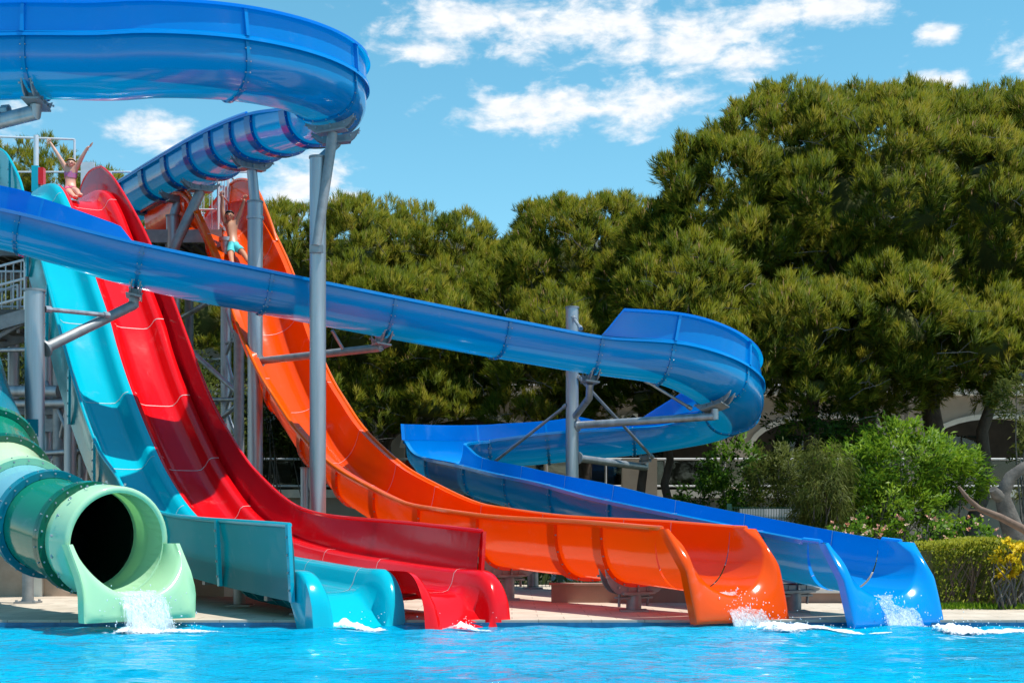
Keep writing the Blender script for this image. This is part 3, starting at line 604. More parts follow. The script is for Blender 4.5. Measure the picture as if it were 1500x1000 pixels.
def post(x,y,z0,z1,r,label,group='galvanised posts carrying the slides',cat='support post',mat_=None,cap=True):
    o=thing('support_post',label,cat,(x,y,z0),group); mat_=mat_ or M['galv']
    m=MB(); m.poly([(x,y,z0+.02),(x,y,z1)],r,20); m.build('column',mat_,o,sharp=50)
    if cap:
        m=MB(); m.poly([(x,y,z1-.02),(x,y,z1+.012)],r*1.10,20); m.build('cap_plate',M['galv_dull'],o)
    m=MB(); m.obox((x,y,z0+.012),V((r*1.9,0,0)),V((0,r*1.9,0)),V((0,0,.012)))
    for i in (-1,1):
        for j in (-1,1): bolt(m,(x+i*r*1.5,y+j*r*1.5,z0+.03),(0,0,1),.02,1)
    m.build('base_plate',[M['galv_dull'],M['galv']],o); return o
def arm(o,a,b,r,name='arm',mat_=None,flange=True):
    a,b=V(a),V(b); m=MB(); m.poly([a,b],r,12); t=(b-a).normalized()
    if flange: m.poly([a-t*.01,a+t*.025],r*1.7,12)
    m.build(name,mat_ or M['galv'],o)
def rod(o,a,b,r=.03): 
    a,b=V(a),V(b); m=MB(); m.poly([a,b],r,8); t=(b-a).normalized(); m.poly([a,a+t*.10],r*1.5,8); m.poly([b-t*.10,b],r*1.5,8); m.build('brace_rod',M['galv'],o)
# tall post under the nose of the upper bend
pA=post(-3.165,22.25,.06,7.12,.132,'tallest galvanised post, under the nose of the upper blue bend')
la=BP.near((cx+Rb*math.cos(math.radians(-8)),cy+Rb*math.sin(math.radians(-8)),8.3)); lo=saddle(BP,la,pA); lb=BP.near((-3.08,23.0,8.4)); lo2=saddle(BP,lb,pA)
m=MB(); m.poly([lo,lo-V((.02,0,.22)),(-3.165,22.10,5.65)],[.085,.085,.075],12); m.obox((-3.165,22.10,5.6),V((.11,0,0)),V((0,.03,0)),V((0,0,.06))); m.build('raking_strut',M['galv_dull'],pA)
m=MB(); m.poly([lo2,(-3.165,22.35,7.1)],.07,12); m.build('arm',M['galv'],pA)
# post under the rising upper flume, with an arm to the middle run
pB=post(-4.95,26.32,.06,7.36,.145,'second tall galvanised post, in front of the orange slide')
lB=BP.near((-4.95,26.25,8.75)); q=saddle(BP,lB,pB); m=MB(); m.poly([(-4.95,26.32,7.30),q],.10,14); m.build('neck',M['galv'],pB)
m=MB(); m.poly([(-4.95,26.32,7.02),(-4.95,26.32,7.08)],.165,20); m.build('sleeve_ring',M['galv'],pB)
l=BP.near((-2.2,23.95,5.05)); q=saddle(BP,l,pB); arm(pB,(-4.83,26.18,4.28),(q.x,q.y,4.24),.07,mat_=M['galv_dull']); m=MB(); m.poly([(q.x,q.y,4.20),q],.06,10); m.build('stub',M['galv_dull'],pB)
arm(pB,lerp(V((-4.83,26.18,4.28)),V((q.x,q.y,4.24)),.72),(-3.2,24.3,4.6),.03,name='brace_rod',flange=False)
# post by the tube slide, arm to the middle run
pC=post(-7.34,21.0,.06,4.74,.148,'thick weathered post behind the green tube')
l=BP.near((-6.05,22.5,5.65)); q=saddle(BP,l,pC); arm(pC,(-7.22,21.1,3.86),(q.x,q.y,q.z-.12),.082,mat_=M['galv_dull']); m=MB(); m.poly([(q.x,q.y,q.z-.16),q],.08,10); m.build('stub',M['galv_dull'],pC)
rod(pC,(-7.2,21.05,4.46),(-6.48,21.95,4.5),.035)
m=MB(); m.obox((-7.34,20.86,2.62),V((.10,0,0)),V((0,.02,0)),V((0,0,.13))); m.build('junction_box',M['petrol'],pC)
# post inside the lower loop
pD=post(1.185,26.9,.06,5.42,.127,'free standing post inside the lower blue loop, with three arms')
l=BP.near((1.55,25.33,4.55)); q=saddle(BP,l,pD); m=MB(); m.poly([(1.25,26.8,3.28),(q.x,q.y+.2,q.z-.25),q],.07,10); m.build('arm',M['galv'],pD)
l=BP.near((cx2+R2*math.cos(math.radians(-45)),cy2+R2*math.sin(math.radians(-45)),4.15)); q=saddle(BP,l,pD); arm(pD,(1.29,26.86,3.10),(q.x,q.y,q.z-.14),.075); m=MB(); m.poly([(q.x,q.y,q.z-.2),q],.07,10); m.build('stub',M['galv'],pD)
l=BP.near((2.75,28.95,3.2)); q=saddle(BP,l,pD); arm(pD,(1.29,26.95,2.46),(q.x,q.y,q.z-.12),.075); m=MB(); m.poly([(q.x,q.y,q.z-.16),q],.07,10); m.build('stub',M['galv'],pD)
rod(pD,(1.29,26.82,4.06),(2.95,28.6,2.55)); rod(pD,(2.5,25.7,3.86),(3.45,26.3,3.38)); rod(pD,(1.08,26.85,3.50),(-.55,28.6,2.32)); rod(pD,(1.2,26.75,5.2),(1.32,26.2,4.9))
# post out of frame on the left with the arm under the front leg of the bend
pF=post(-9.6,20.6,.06,7.3,.14,'grey post left of the frame carrying the top bend by one arm')
l=BP.near((-6.85,19.8,8.0)); q=saddle(BP,l,pF); m=MB(); m.poly([(-9.48,20.55,6.75),(q.x,q.y,q.z-.10),q],[.11,.11,.09],14); m.build('arm',M['galv'],pF); rod(pF,(-9.5,20.5,7.2),(-7.35,19.95,7.2),.05)
# posts under the start of the blue flume
pE=post(-7.42,29.9,.06,7.9,.15,'galvanised post beneath the start of the blue flume, right of the red slide')
l=BP.near((-7.30,29.95,9.0)); q=saddle(BP,l,pE); m=MB(); m.poly([(-7.42,29.9,7.85),q],.10,12); m.build('neck',M['galv'],pE)
pE2=post(-7.62,28.3,.06,5.6,.10,'brown grey raking post leaning under the upper blue flume',mat_=M['galv_dull'],cap=False)
l=BP.near((-6.55,28.75,8.95)); q=saddle(BP,l,pE2); m=MB(); m.poly([(-7.62,28.3,5.55),q],.105,12); m.build('raking_strut',M['galv_dull'],pE2)
m=MB(); m.poly([(-7.42,29.7,7.0),(-6.8,28.7,7.6)],.05,8); m.build('brace_rod',M['galv_dull'],pE2)
# short pedestals under the run-outs
def pedestal(path,l,label,r=.095):
    c,t,sd,up,q=path.frame(l); o=thing('slide_pedestal',label,'pedestal',(c.x,c.y,.06),'short steel pedestals under the slides')
    low=saddle(path,l,o,spread=.22,drop=.12); m=MB(); m.poly([(low.x,low.y,.08),(low.x,low.y,low.z)],r,16); m.obox((low.x,low.y,.072),V((.17,0,0)),V((0,.17,0)),V((0,0,.011))); m.build('column',M['galv_dull'],o,sharp=50)
    m=MB(); m.obox((low.x,low.y,low.z-.05),sd*.26,t*.05,up*.012)
    for k in (-1,1): m.poly([low+sd*k*.22-up*.16,low+sd*k*.22+up*.06],.018,8)
    m.build('levelling_bolts',M['galv_dull'],o)
pedestal(OP,OP.near(op(1.95)),'short pedestal under the orange slide nearest the pool edge')
pedestal(OP,OP.near(op(4.95)),'second pedestal under the orange slide, behind the red lane end')
pedestal(OP,OP.near(op(8.2)),'third pedestal under the orange slide where it begins to rise')
pedestal(BP,BP.near(bp(1.75)),'short pedestal under the end of the blue flume')
pedestal(BP,BP.near(bp(5.3)),'second pedestal under the straight blue run-out')
pedestal(BP,BP.near(bp(8.7)),'farther pedestal under the straight blue run-out, behind the orange slide')
pO=post(-3.86,25.4,.06,2.2,.075,'thin post under the steep part of the orange slide')
def lane_foot(u,s,label):
    p=lane_pt(s,u,-.40); o=thing('slide_pedestal',label,'pedestal',(p.x,p.y,.06),'short steel pedestals under the slides')
    m=MB(); m.poly([(p.x,p.y,.06),(p.x,p.y,p.z)],.085,14); m.obox((p.x,p.y,.072),V((.16,0,0)),V((0,.16,0)),V((0,0,.012))); m.build('column',M['galv_dull'],o,sharp=50)
    m=MB(); m.obox((p.x,p.y,p.z+.02),RN*.5,RD3*.05,V((0,0,.035))); m.build('cross_beam',M['galv_dull'],o)
lane_foot(3.6,.5,'pedestal under the turquoise lane behind its teal panel'); lane_foot(1.55,.5,'pedestal under the turquoise lane end near the water'); lane_foot(1.2,-.5,'pedestal under the red lane end near the water'); lane_foot(6.0,.5,'pedestal farther back under the turquoise lane')
pT=post(*P(41,883,18.8).xy,.06,1.35,.078,'short grey post holding the green tube above the deck',mat_=M['galv_dull'])
m=MB(); x,y=P(41,883,18.8).xy; m.poly([(x,y,1.3),TP.at(TP.near((x,17.4,1.5)))[:3]-np.array([0,0,TR+.06])],.05,8); m.build('arm',M['galv_dull'],pT)
# ------------------------------------------------------------------ launch tower
tw=thing('slide_tower','grey steel launch tower with a railed deck behind the slide tops','tower',(-8.5,31,.06))
def part(mb,name,mat_,parent=tw,**k): return mb.build(name,mat_,parent,**k)
m=MB(); m.box((-13.5,29.9,7.50),(-6.45,34.2,7.58)); part(m,'deck_plate',M['grating'])
m=MB()
for i in range(28):
    x=-13.4+i*.25; m.box((x,29.95,7.40),(x+.06,34.1,7.497))
part(m,'deck_ribs',M['grating'])
for a,b in (((-13.5,29.78,7.30),(-6.45,29.9,7.58)),((-13.5,34.2,7.3),(-6.45,34.32,7.58)),((-13.62,29.78,7.3),(-13.5,34.32,7.58)),((-6.45,29.78,7.3),(-6.33,34.32,7.58)),((-9.1,29.9,7.18),(-8.95,34.2,7.39)),((-7.6,29.9,7.18),(-7.45,34.2,7.39))):
    m=MB(); m.box(a,b); part(m,'edge_beam',M['galv_dull'])
for k,(px_,Y_,ytop,r) in enumerate(((331,29.4,345,.115),(350,28.6,455,.11),(277,31,340,.10),(204,31.5,340,.13),(245,33.8,345,.12),(-110,29.6,345,.13),(68,27.6,345,.13),(86,27.0,480,.115),(103,26.4,545,.12),(121,26.8,560,.09),(20,29.5,470,.12))):
    p=P(px_,ytop,Y_); m=MB(); m.poly([(p.x,p.y,.06),(p.x,p.y,min(p.z,7.3))],r,16); m.poly([(p.x,p.y,.06),(p.x,p.y,.09)],r*1.8,12)
    if k in (0,1,7): m.poly([(p.x,p.y,min(p.z,7.3)-.06),(p.x,p.y,min(p.z,7.3)+.02)],r*1.35,12)
    part(m,'column',M['steel_dark'] if k==2 else M['galv'] if k%2==0 else M['galv_dull'],sharp=50)
for a,b,r in (((262,498,29.5),(348,575,28.7),.055),((276,560,29.6),(318,590,29.2),.05),((285,585,29.5),(350,585,28.7),.05),((300,630,29.3),(350,592,28.7),.055),((300,640,29.5),(345,660,28.8),.045),((331,455,29.3),(350,520,28.7),.035),((350,470,28.7),(331,520,29.3),.035),((331,520,29.3),(350,590,28.7),.035),((350,530,28.7),(331,600,29.3),.035),((331,600,29.3),(350,650,28.7),.035),((331,503,29.3),(350,497,28.7),.03),((250,474,30.6),(305,443,29.6),.06),((213,378,31.5),(250,340,30.2),.05),((280,360,31),(330,335,29.8),.05),
      ((-60,514,27.5),(40,512,27.2),.045),((-60,573,27),(85,573,26.8),.12),((-60,592,27.2),(110,590,26.8),.10),((68,560,27.4),(103,640,26.4),.045),((103,575,26.5),(86,650,27),.04),((40,665,27.0),(125,660,26.6),.06),((68,690,27.4),(121,600,26.8),.04)):
    m=MB(); m.poly([P(*a),P(*b)],r,10); part(m,'brace',M['galv'])
m=MB(); m.box((-11.2,27.4,3.35),(-8.4,27.55,3.65)); m.box((-11.2,27.2,3.0),(-9.0,27.32,3.25)); part(m,'tie_beam',M['galv_dull'])
def railing(pts,zb,zt,posts,name='railing',parent=tw,mat_=None,rails=3,r=.024,pick=0):
    m=MB(); pts=[V(p) for p in pts]
    for k in range(rails):
        z=lerp(zt,zb+.25,k/max(1,rails-1)); m.poly([(p.x,p.y,z+p.z) for p in pts],r,8)
    for a,b in zip(pts[:-1],pts[1:]):
        n=max(1,int((b-a).length/posts))
        for i in range(n+1):
            p=a.lerp(b,i/n); m.poly([(p.x,p.y,zb+p.z),(p.x,p.y,zt+p.z)],r*1.2,8)
        if pick:
            n=int((b-a).length/pick)
            for i in range(n):
                p=a.lerp(b,(i+.5)/n); m.poly([(p.x,p.y,zb+.2+p.z),(p.x,p.y,zt+p.z)],r*.5,5)
    return m.build(name,mat_ or M['white_steel'],parent)
railing([(-13.4,33.9,0),(-6.5,33.9,0)],7.58,9.9,1.6)
railing([(-7.9,31.3,0),(-6.6,31.3,0)],7.58,8.9,1.2,pick=.18)
railing([(-13.4,33.9,0),(-13.4,30.2,0)],7.58,10.0,1.2)
railing([(-7.6,33.0,0),(-6.5,32.4,0),(-6.5,30.2,0)],7.58,9.2,1.1,rails=3,pick=.25)
railing([(-12.2,30.6,0),(-9.9,30.9,0)],8.3,9.86,2.2,rails=2)
m=MB(); p=P(53,245,30.2); m.poly([(p.x,p.y,7.58),(p.x,p.y,9.75)],.055,12); m.build('gate_post',M['white_steel'],tw)
s_=thing('lane_signal','turquoise and red signal box on a post behind the lane starts','signal box',(P(58,262,30).x,30,8.6)); m=MB(); p=P(55,262,30.05); m.box((p.x-.10,p.y-.1,8.45),(p.x+.045,p.y+.06,9.02)); m.build('turquoise_face',M['cyan'],s_); m=MB(); m.box((p.x+.048,p.y-.1,8.62),(p.x+.16,p.y+.06,8.98)); m.build('red_face',M['red'],s_)
m=MB(); p=P(130,240,32.5); m.box((p.x-.16,32.4,9.1),(p.x+.16,32.46,9.75)); o=m.build('notice_board',M['white_steel']); tag(o,'small pale notice board on the rail behind the red slide start','notice board')
# stair flight at the far left
st=thing('access_stair','grey steel stair with pale railings climbing at the far left','stair',(-11.5,28,.06))
m=MB(); m.box((-13.5,27.6,5.35),(-9.62,28.9,5.50)); m.build('landing',M['grating'],st)
m=MB(); m.box((-13.5,27.45,6.55),(-9.55,27.58,6.80)); m.build('head_beam',M['steel_dark'],st)
for y in (27.4,29.0):
    m=MB(); a,b=V((-13.8,y,4.2)),V((-9.7,y,5.35)); m.obox((a+b)/2,(b-a)/2,V((0,.04,0)),V((0,0,.14))); m.build('stringer',M['galv_dull'],st)
m=MB()
for k in range(9): m.box((-13.6+k*.43,27.44,4.3+k*.121),(-13.3+k*.43,28.96,4.34+k*.121))
m.build('treads',M['grating'],st)
railing([(-13.8,27.35,-1.0),(-9.75,27.35,.05)],5.4,6.4,1.3,parent=st,pick=.16,rails=3,r=.028); railing([(-13.5,28.9,0),(-9.7,28.9,0)],5.5,6.5,1.2,parent=st,pick=.2,rails=3,r=.028)
railing([(-13.5,28.2,-1.5),(-10.2,28.2,-.3)],5.4,6.4,1.3,parent=st,pick=.22,rails=2,r=.028)
for a,b in (((-9.7,27.5,5.3),(-11.6,27.5,4.2)),((-10.6,27.6,5.3),(-12.2,27.6,4.5))):
    m=MB(); m.poly([a,b],.06,8); m.build('under_brace',M['galv_dull'],st)
for x,y in ((-9.62,27.5),(-12.4,27.5)):
    m=MB(); m.poly([(x,y,.06),(x,y,6.6)],.10,12); m.build('column',M['galv_dull'],st)
# ================================================================== LOW WALLS, FENCES, HOTEL
def walls():
    o=thing('tiled_wall','low beige tiled wall with cream piers behind the green tube','wall',(-6,20.6,.06))
    m=MB(); m.box((-16,20.6,.06),(-1.9,20.85,.92)); m.build('wall',M['walltile'],o)
    m=MB(); m.box((-16,20.56,.92),(-1.86,20.9,.97)); m.build('coping',M['trim'],o)
    for x in (-13.2,-10.2,-7.2,-4.2):
        m=MB(); m.box((x-.13,20.53,.06),(x+.13,20.598,.918)); m.build('pier',M['trim'],o)
    o=thing('planter_wall','long low brown rendered kerb wall behind the orange slide end','wall',(3,18.3,.06))
    m=MB(); m.box((.55,18.9,.06),(3.2,19.15,.30)); m.build('wall',M['planter'],o); m=MB(); m.box((.52,18.87,.30),(3.22,19.18,.325)); m.build('coping',M['planter'],o)
    o=thing('bench_wall','pale low wall with a brown face between the orange and blue slide ends','wall',(5,18.6,.06))
    m=MB(); m.box((3.25,18.8,.06),(5.9,19.1,.20)); m.build('base',M['planter'],o); m=MB(); m.box((3.22,18.75,.20),(5.95,19.15,.26)); m.build('coping',M['concrete'],o)
    m=MB(); m.box((3.4,20.4,.06),(7.6,20.9,.42)); o=m.build('low_wall',M['concrete']); tag(o,'pale concrete ledge behind the end of the blue flume','wall')
    m=MB()
    for r0,r1,z0,z1 in ((.42,.40,.06,.16),(.36,.20,.16,.75)):
        vs=[V((1.185+sx*r,26.9+sy*r,z)) for r,z in ((r0,z0),(r1,z1)) for sx,sy in ((-1,-1),(1,-1),(1,1),(-1,1))]; m.add(vs,[(0,1,5,4),(1,2,6,5),(2,3,7,6),(3,0,4,7),(4,5,6,7)])
    o=m.build('concrete_plinth',M['concrete']); tag(o,'pale tapered concrete plinth under the post in the blue loop','plinth')
walls()
def mesh_fence(x0,x1,y,z0,z1,label,step,gap,name='mesh_fence',posts=True):
    o=thing(name,label,'fence',((x0+x1)/2,y,z0)); m=MB(); n=int((x1-x0)/gap)
    for i in range(n+1):
        x=lerp(x0,x1,i/n); m.box((x-.004,y-.004,z0+.05),(x+.004,y+.004,z1))
    k=int((z1-z0)/.2)
    for i in range(k+1):
        z=lerp(z0+.06,z1-.02,i/k); m.box((x0,y-.010,z-.004),(x1,y-.0045,z+.004))
    m.build('wire_mesh',M['fence'],o); n=max(1,int((x1-x0)/step))
    for i in range(n+1):
        x=lerp(x0,x1,i/n); m=MB(); m.box((x-.045,y+.01,z0),(x+.045,y+.08,z1+.06)); m.build('post',M['fence'],o)
    return o
mesh_fence(-1.8,3.4,22.6,.06,1.05,'green wire mesh fence seen under the orange slide',1.3,.06)
o=mesh_fence(4.3,5.85,27.0,.06,1.50,'green mesh fence backed with pale sheets, ending at a green post by the bush',1.55,.05)
for a,b,mm in ((4.5,5.0,'fence_grey'),(5.0,5.3,'cloth_white'),(5.3,5.78,'fence_grey')):
    m=MB(); m.box((a,27.02,.4),(b-.006,27.035,1.46)); m.build('sheet',M[mm],o)
mesh_fence(-10.4,-7.3,24.3,.06,1.75,'dark green mesh fence between the tower legs and the tube',1.5,.07)
def hotel():
    o=thing('hotel_building','beige hotel with shaded arches, white ledges and glass balconies behind the pines','building',(4,46,0))
    Yf=46.0; zt=2.25; za=4.75; pitch=5.87; c0=(1460-750)/F*Yf; hw=2.35; spring=3.75
    m=MB(); x0=-14; x1=26; top=6.9
    cs=[c0+pitch*k for k in range(-7,2)]
    xs=cs[0]-pitch/2
    for c in cs:
        a,b=c-pitch/2,c+pitch/2; arc=[(c+hw*math.cos(t),spring+(za-spring)*math.sin(t)) for t in np.linspace(math.pi,0,17)]
        m.add([(a,Yf,0),(c-hw,Yf,0),(c-hw,Yf,spring),(a,Yf,spring)],[(0,1,2,3)]); m.add([(c+hw,Yf,0),(b,Yf,0),(b,Yf,spring),(c+hw,Yf,spring)],[(0,1,2,3)])
        pts=[(a,Yf,spring)]+[(x,Yf,z) for x,z in arc]+[(b,Yf,spring)]
        for p,q in zip(pts[:-1],pts[1:]):
            m.add([p,q,(q[0],Yf,5.5),(p[0],Yf,5.5)],[(0,1,2,3)])
        m.add([(x,y,z) for y in (Yf,Yf+.45) for x,z in [(c-hw,0)]+arc+[(c+hw,0)]],[(i,i+1,i+20,i+19) for i in range(18)])
    m.box((cs[0]-pitch/2,Yf+.5,5.5),(cs[-1]+pitch/2,Yf+.9,10.5)); m.build('wall',M['stucco'],o)
    for c in cs:
        m=MB(); arc=[(c+(hw-.02)*math.cos(t),spring+(za-spring-.02)*math.sin(t)) for t in np.linspace(math.pi,0,17)]
        out=[(c+(hw+.16)*math.cos(t),spring+(za-spring+.16)*math.sin(t)) for t in np.linspace(math.pi,0,17)]
        m.grid([[(x,Yf-.06,z) for x,z in arc],[(x,Yf-.06,z) for x,z in out],[(x,Yf-.005,z) for x,z in out]]); m.build('arch_trim',M['trim'],o)
        m=MB(); m.box((c-.9,Yf+3.6,2.3),(c-.03,Yf+3.68,4.4)); m.box((c+.03,Yf+3.6,2.3),(c+.9,Yf+3.68,4.4)); m.build('terrace_door',M['glass'],o)
    m=MB(); m.box((cs[0]-pitch/2,Yf+3.7,0),(cs[-1]+pitch/2,Yf+4,5.5)); m.build('back_wall',M['dark_room'],o)
    m=MB(); m.box((cs[0]-pitch/2,Yf-.35,5.5),(cs[-1]+pitch/2,Yf+.5,5.72)); m.build('ledge',M['trim'],o)
    m=MB(); m.box((cs[0]-pitch/2,Yf-2.4,2.02),(cs[-1]+pitch/2,Yf-.02,2.28)); m.build('terrace_slab',M['trim'],o)
    m=MB(); m.box((cs[0]-pitch/2,Yf-2.2,0),(cs[-1]+pitch/2,Yf-1.9,2.02)); m.build('terrace_wall',M['stucco'],o)
    for zb,y in ((2.28,Yf-2.3),(5.72,Yf-.25)):
        m=MB(); m.poly([(cs[0]-pitch/2,y,zb+.98),(cs[-1]+pitch/2,y,zb+.98)],.035,8); m.poly([(cs[0]-pitch/2,y,zb+.12),(cs[-1]+pitch/2,y,zb+.12)],.03,8)
        for k in range(28): x=cs[0]-pitch/2+.3+k*1.9; m.poly([(x,y,zb),(x,y,zb+.98)],.03,6)
        m.build('handrail',M['white_steel'],o)
        m=MB()
        for k in range(27): x=cs[0]-pitch/2+.35+k*1.9; m.box((x,y-.006,zb+.16),(x+1.8,y+.006,zb+.92))
        m.build('glass_panels',M['glass'],o)
    for c in cs:
        for dx in (-1.4,1.4):
            m=MB(); m.box((c+dx-.75,Yf+.46,6.0),(c+dx+.75,Yf+.494,8.4)); m.build('window',M['dark_room'],o)
    m=MB(); m.box((cs[0]-pitch/2,Yf+.2,10.5),(cs[-1]+pitch/2,Yf+8,10.8)); m.build('roof',M['stucco'],o)
    m=MB(); x=(1340-750)/F*43; m.box((x-.22,43,0),(x+.22,43.4,5.45)); m.build('stair_pillar',M['stucco'],o)
    m=MB(); x=(937-750)/F*43; m.box((x-.55,43,0),(x+.55,43.4,3.25)); m.build('garden_pillar',M['stucco'],o)
hotel()
# ================================================================== PLANTS
def unit(a): return a/np.maximum(1e-9,np.linalg.norm(a,axis=1,keepdims=True))
def leaf_mesh(name,pts,dirs,L,Wd,tint,mat_,parent=None,droop=0.0,out=None,**kw):
    """many kite-shaped leaves or needles: pts/dirs (n,3), L/Wd/tint (n,)"""
    n=len(pts); d=dirs/np.maximum(1e-6,np.linalg.norm(dirs,axis=1,keepdims=True)); r=RNG.normal(size=(n,3)); s=np.cross(d,r); s/=np.maximum(1e-6,np.linalg.norm(s,axis=1,keepdims=True))
    if out is not None: sg=np.sign(np.sum(np.cross(d,s)*out,1)); sg[sg==0]=1; s=s*-sg[:,None]
    L_=L[:,None]; W_=Wd[:,None]; mid=pts+d*L_*.5; tip=pts+d*L_; tip[:,2]-=droop*L
    co=np.stack([pts,mid+s*W_*.5,tip,mid-s*W_*.5],1).reshape(-1,3)
    me=bpy.data.meshes.new(name); me.vertices.add(4*n); me.vertices.foreach_set('co',co.astype(np.float32).ravel())
    me.loops.add(4*n); me.loops.foreach_set('vertex_index',np.arange(4*n,dtype=np.int32)); me.polygons.add(n); me.polygons.foreach_set('loop_start',np.arange(0,4*n,4,dtype=np.int32))
    me.update(calc_edges=True); at=me.attributes.new('tint','FLOAT','POINT'); at.data.foreach_set('value',np.repeat(tint,4).astype(np.float32))
    if out is not None: me.normals_split_custom_set_from_vertices(np.repeat(unit(out),4,0).astype(np.float32))
    me.materials.append(mat_); return link(bpy.data.objects.new(name,me),parent,**kw)
def crown(ell,spacing,lobe_r,tufts,blades,L,W_,up=.6,spread=.55,back=.45,tint0=.35,tintv=.21,cones=.07,under=.35):
    """needle tufts spread over many small bosses that sit on big ellipsoids (centre, radii)"""
    C=[];Nn=[]
    for i,(c,r) in enumerate(ell):
        c=np.array(c,float); r=np.array(r,float); p=1.6; area=4*math.pi*(((r[0]*r[1])**p+(r[0]*r[2])**p+(r[1]*r[2])**p)/3)**(1/p)
        n=int(area/spacing**2*1.15); g=unit(RNG.normal(size=(n,3))); pt=c+g*r*RNG.uniform(.86,1.06,(n,1)); nn=unit(g/r)
        keep=np.ones(n,bool)
        for j,(c2,r2) in enumerate(ell):
            if j!=i: keep&=np.sum(((pt-np.array(c2))/(np.array(r2)*.86))**2,1)>1
        keep&=~((nn[:,1]>.35)&(RNG.random(n)>back)); keep&=~((nn[:,2]<-.35)&(RNG.random(n)>under)); C.append(pt[keep]); Nn.append(nn[keep])
    C=np.concatenate(C); Nn=np.concatenate(Nn); n=len(C); lr=RNG.uniform(*lobe_r,n); lt=RNG.normal(0,tintv*.7,n)
    T=np.repeat(np.arange(n),tufts); g=unit(RNG.normal(size=(n*tufts,3))+Nn[T]*.75+np.array([0,0,.55])); tp=C[T]+g*(lr[T]*RNG.uniform(.55,1.05,n*tufts))[:,None]
    ax=unit(g*.55+Nn[T]*.25+np.array([0,0,up])+RNG.normal(0,.18,(n*tufts,3))); tt=np.clip(tint0+lt[T]+RNG.normal(0,tintv,n*tufts),0,.84)
    B=np.repeat(np.arange(n*tufts),blades); nb=len(B); d=ax[B]+unit(RNG.normal(size=(nb,3)))*spread*RNG.uniform(.4,1.3,(nb,1)); off=ax[B]*RNG.uniform(-.10,.10,(nb,1))
    tint=np.clip(tt[B]+RNG.normal(0,.05,nb),0,.86); ln=RNG.uniform(L*.7,L*1.2,nb); wd=RNG.uniform(W_*.7,W_*1.3,nb)
    # upright pale candles on some tufts
    ct=np.where(RNG.random(n*tufts)<cones)[0]; cp=tp[ct]; k=3; cpp=np.repeat(cp,k,0)+RNG.normal(0,.04,(len(cp)*k,3)); cd=np.repeat(ax[ct]*.5+np.array([0,0,1.]),k,0)+RNG.normal(0,.12,(len(cp)*k,3))
    pts=np.concatenate([tp[B]+off,cpp]); dirs=np.concatenate([d,cd]); ln=np.concatenate([ln,RNG.uniform(L*.7,L*1.05,len(cpp))]); wd=np.concatenate([wd,np.full(len(cpp),W_*1.5)]); tint=np.concatenate([tint,RNG.uniform(.91,1,len(cpp))])
    no=np.concatenate([unit(g[B]*.8+Nn[T][B]*.3+np.array([0,0,.55])+RNG.normal(0,.45,(nb,3))),np.tile(np.array([[0,-.6,.8]]),(len(cpp),1))])
    return pts,dirs,ln,wd,tint,C,no
def clumps(ell,k=1.7,shrink=.50):
    out=[]
    for c,r in ell:
        c=np.array(c); r=np.maximum(np.array(r)-shrink,.5); out.append((c,r*.93)); m=int(3.2*(r[0]*r[2])**.8*k)+4
        g=unit(RNG.normal(size=(m*3,3))+np.array([0,-.45,.25])); got=[]
        for v in g:
            if all(np.linalg.norm(v-w)>1.25/math.sqrt(max(1,r[0]*r[2])**.8*k+1) for w in got): got.append(v)
            if len(got)>=m: break
        for v in got:
            q=RNG.uniform(.5,1.05)*min(1.15,.26*r.min()+.42); out.append((c+v*r*RNG.uniform(.86,.97),np.array([q*1.15,q*1.1,q*RNG.uniform(.7,.95)])))
    return out
def ellp(px,py,rx,rz,Y,ry=None):
    s=F/Y; p=P(px,py,Y); return ((p.x,p.y,p.z),(rx/s,ry if ry else (rx+rz)/2/s,rz/s))
def core(ell,parent,k=.68):
    m=MB()
    for c,r in ell:
        n,mm=14,9; vs=[];fs=[]
        for i in range(mm+1):
            a=math.pi*i/mm
            for j in range(n):
                b=2*math.pi*j/n; d=V((math.sin(a)*math.cos(b),math.sin(a)*math.sin(b),math.cos(a))); w=k*(1+.18*noise.noise(d*2.3+V(c))); vs.append(V(c)+V((d.x*r[0]*w,d.y*r[1]*w,d.z*r[2]*w)))
        for i in range(mm):
            for j in range(n): fs.append((i*n+j,(i+1)*n+j,(i+1)*n+(j+1)%n,i*n+(j+1)%n))
        m.add(vs,fs)
    return m
def limb_path(a,b,wob=.25,n=6):
    a,b=V(a),V(b); out=[]
    for i in range(n+1):
        f=i/n; p=a.lerp(b,f); w=math.sin(math.pi*f)*wob; out.append(p+V((random.uniform(-w,w),random.uniform(-w,w),random.uniform(-w,w)*.5+.3*w)))
    return out
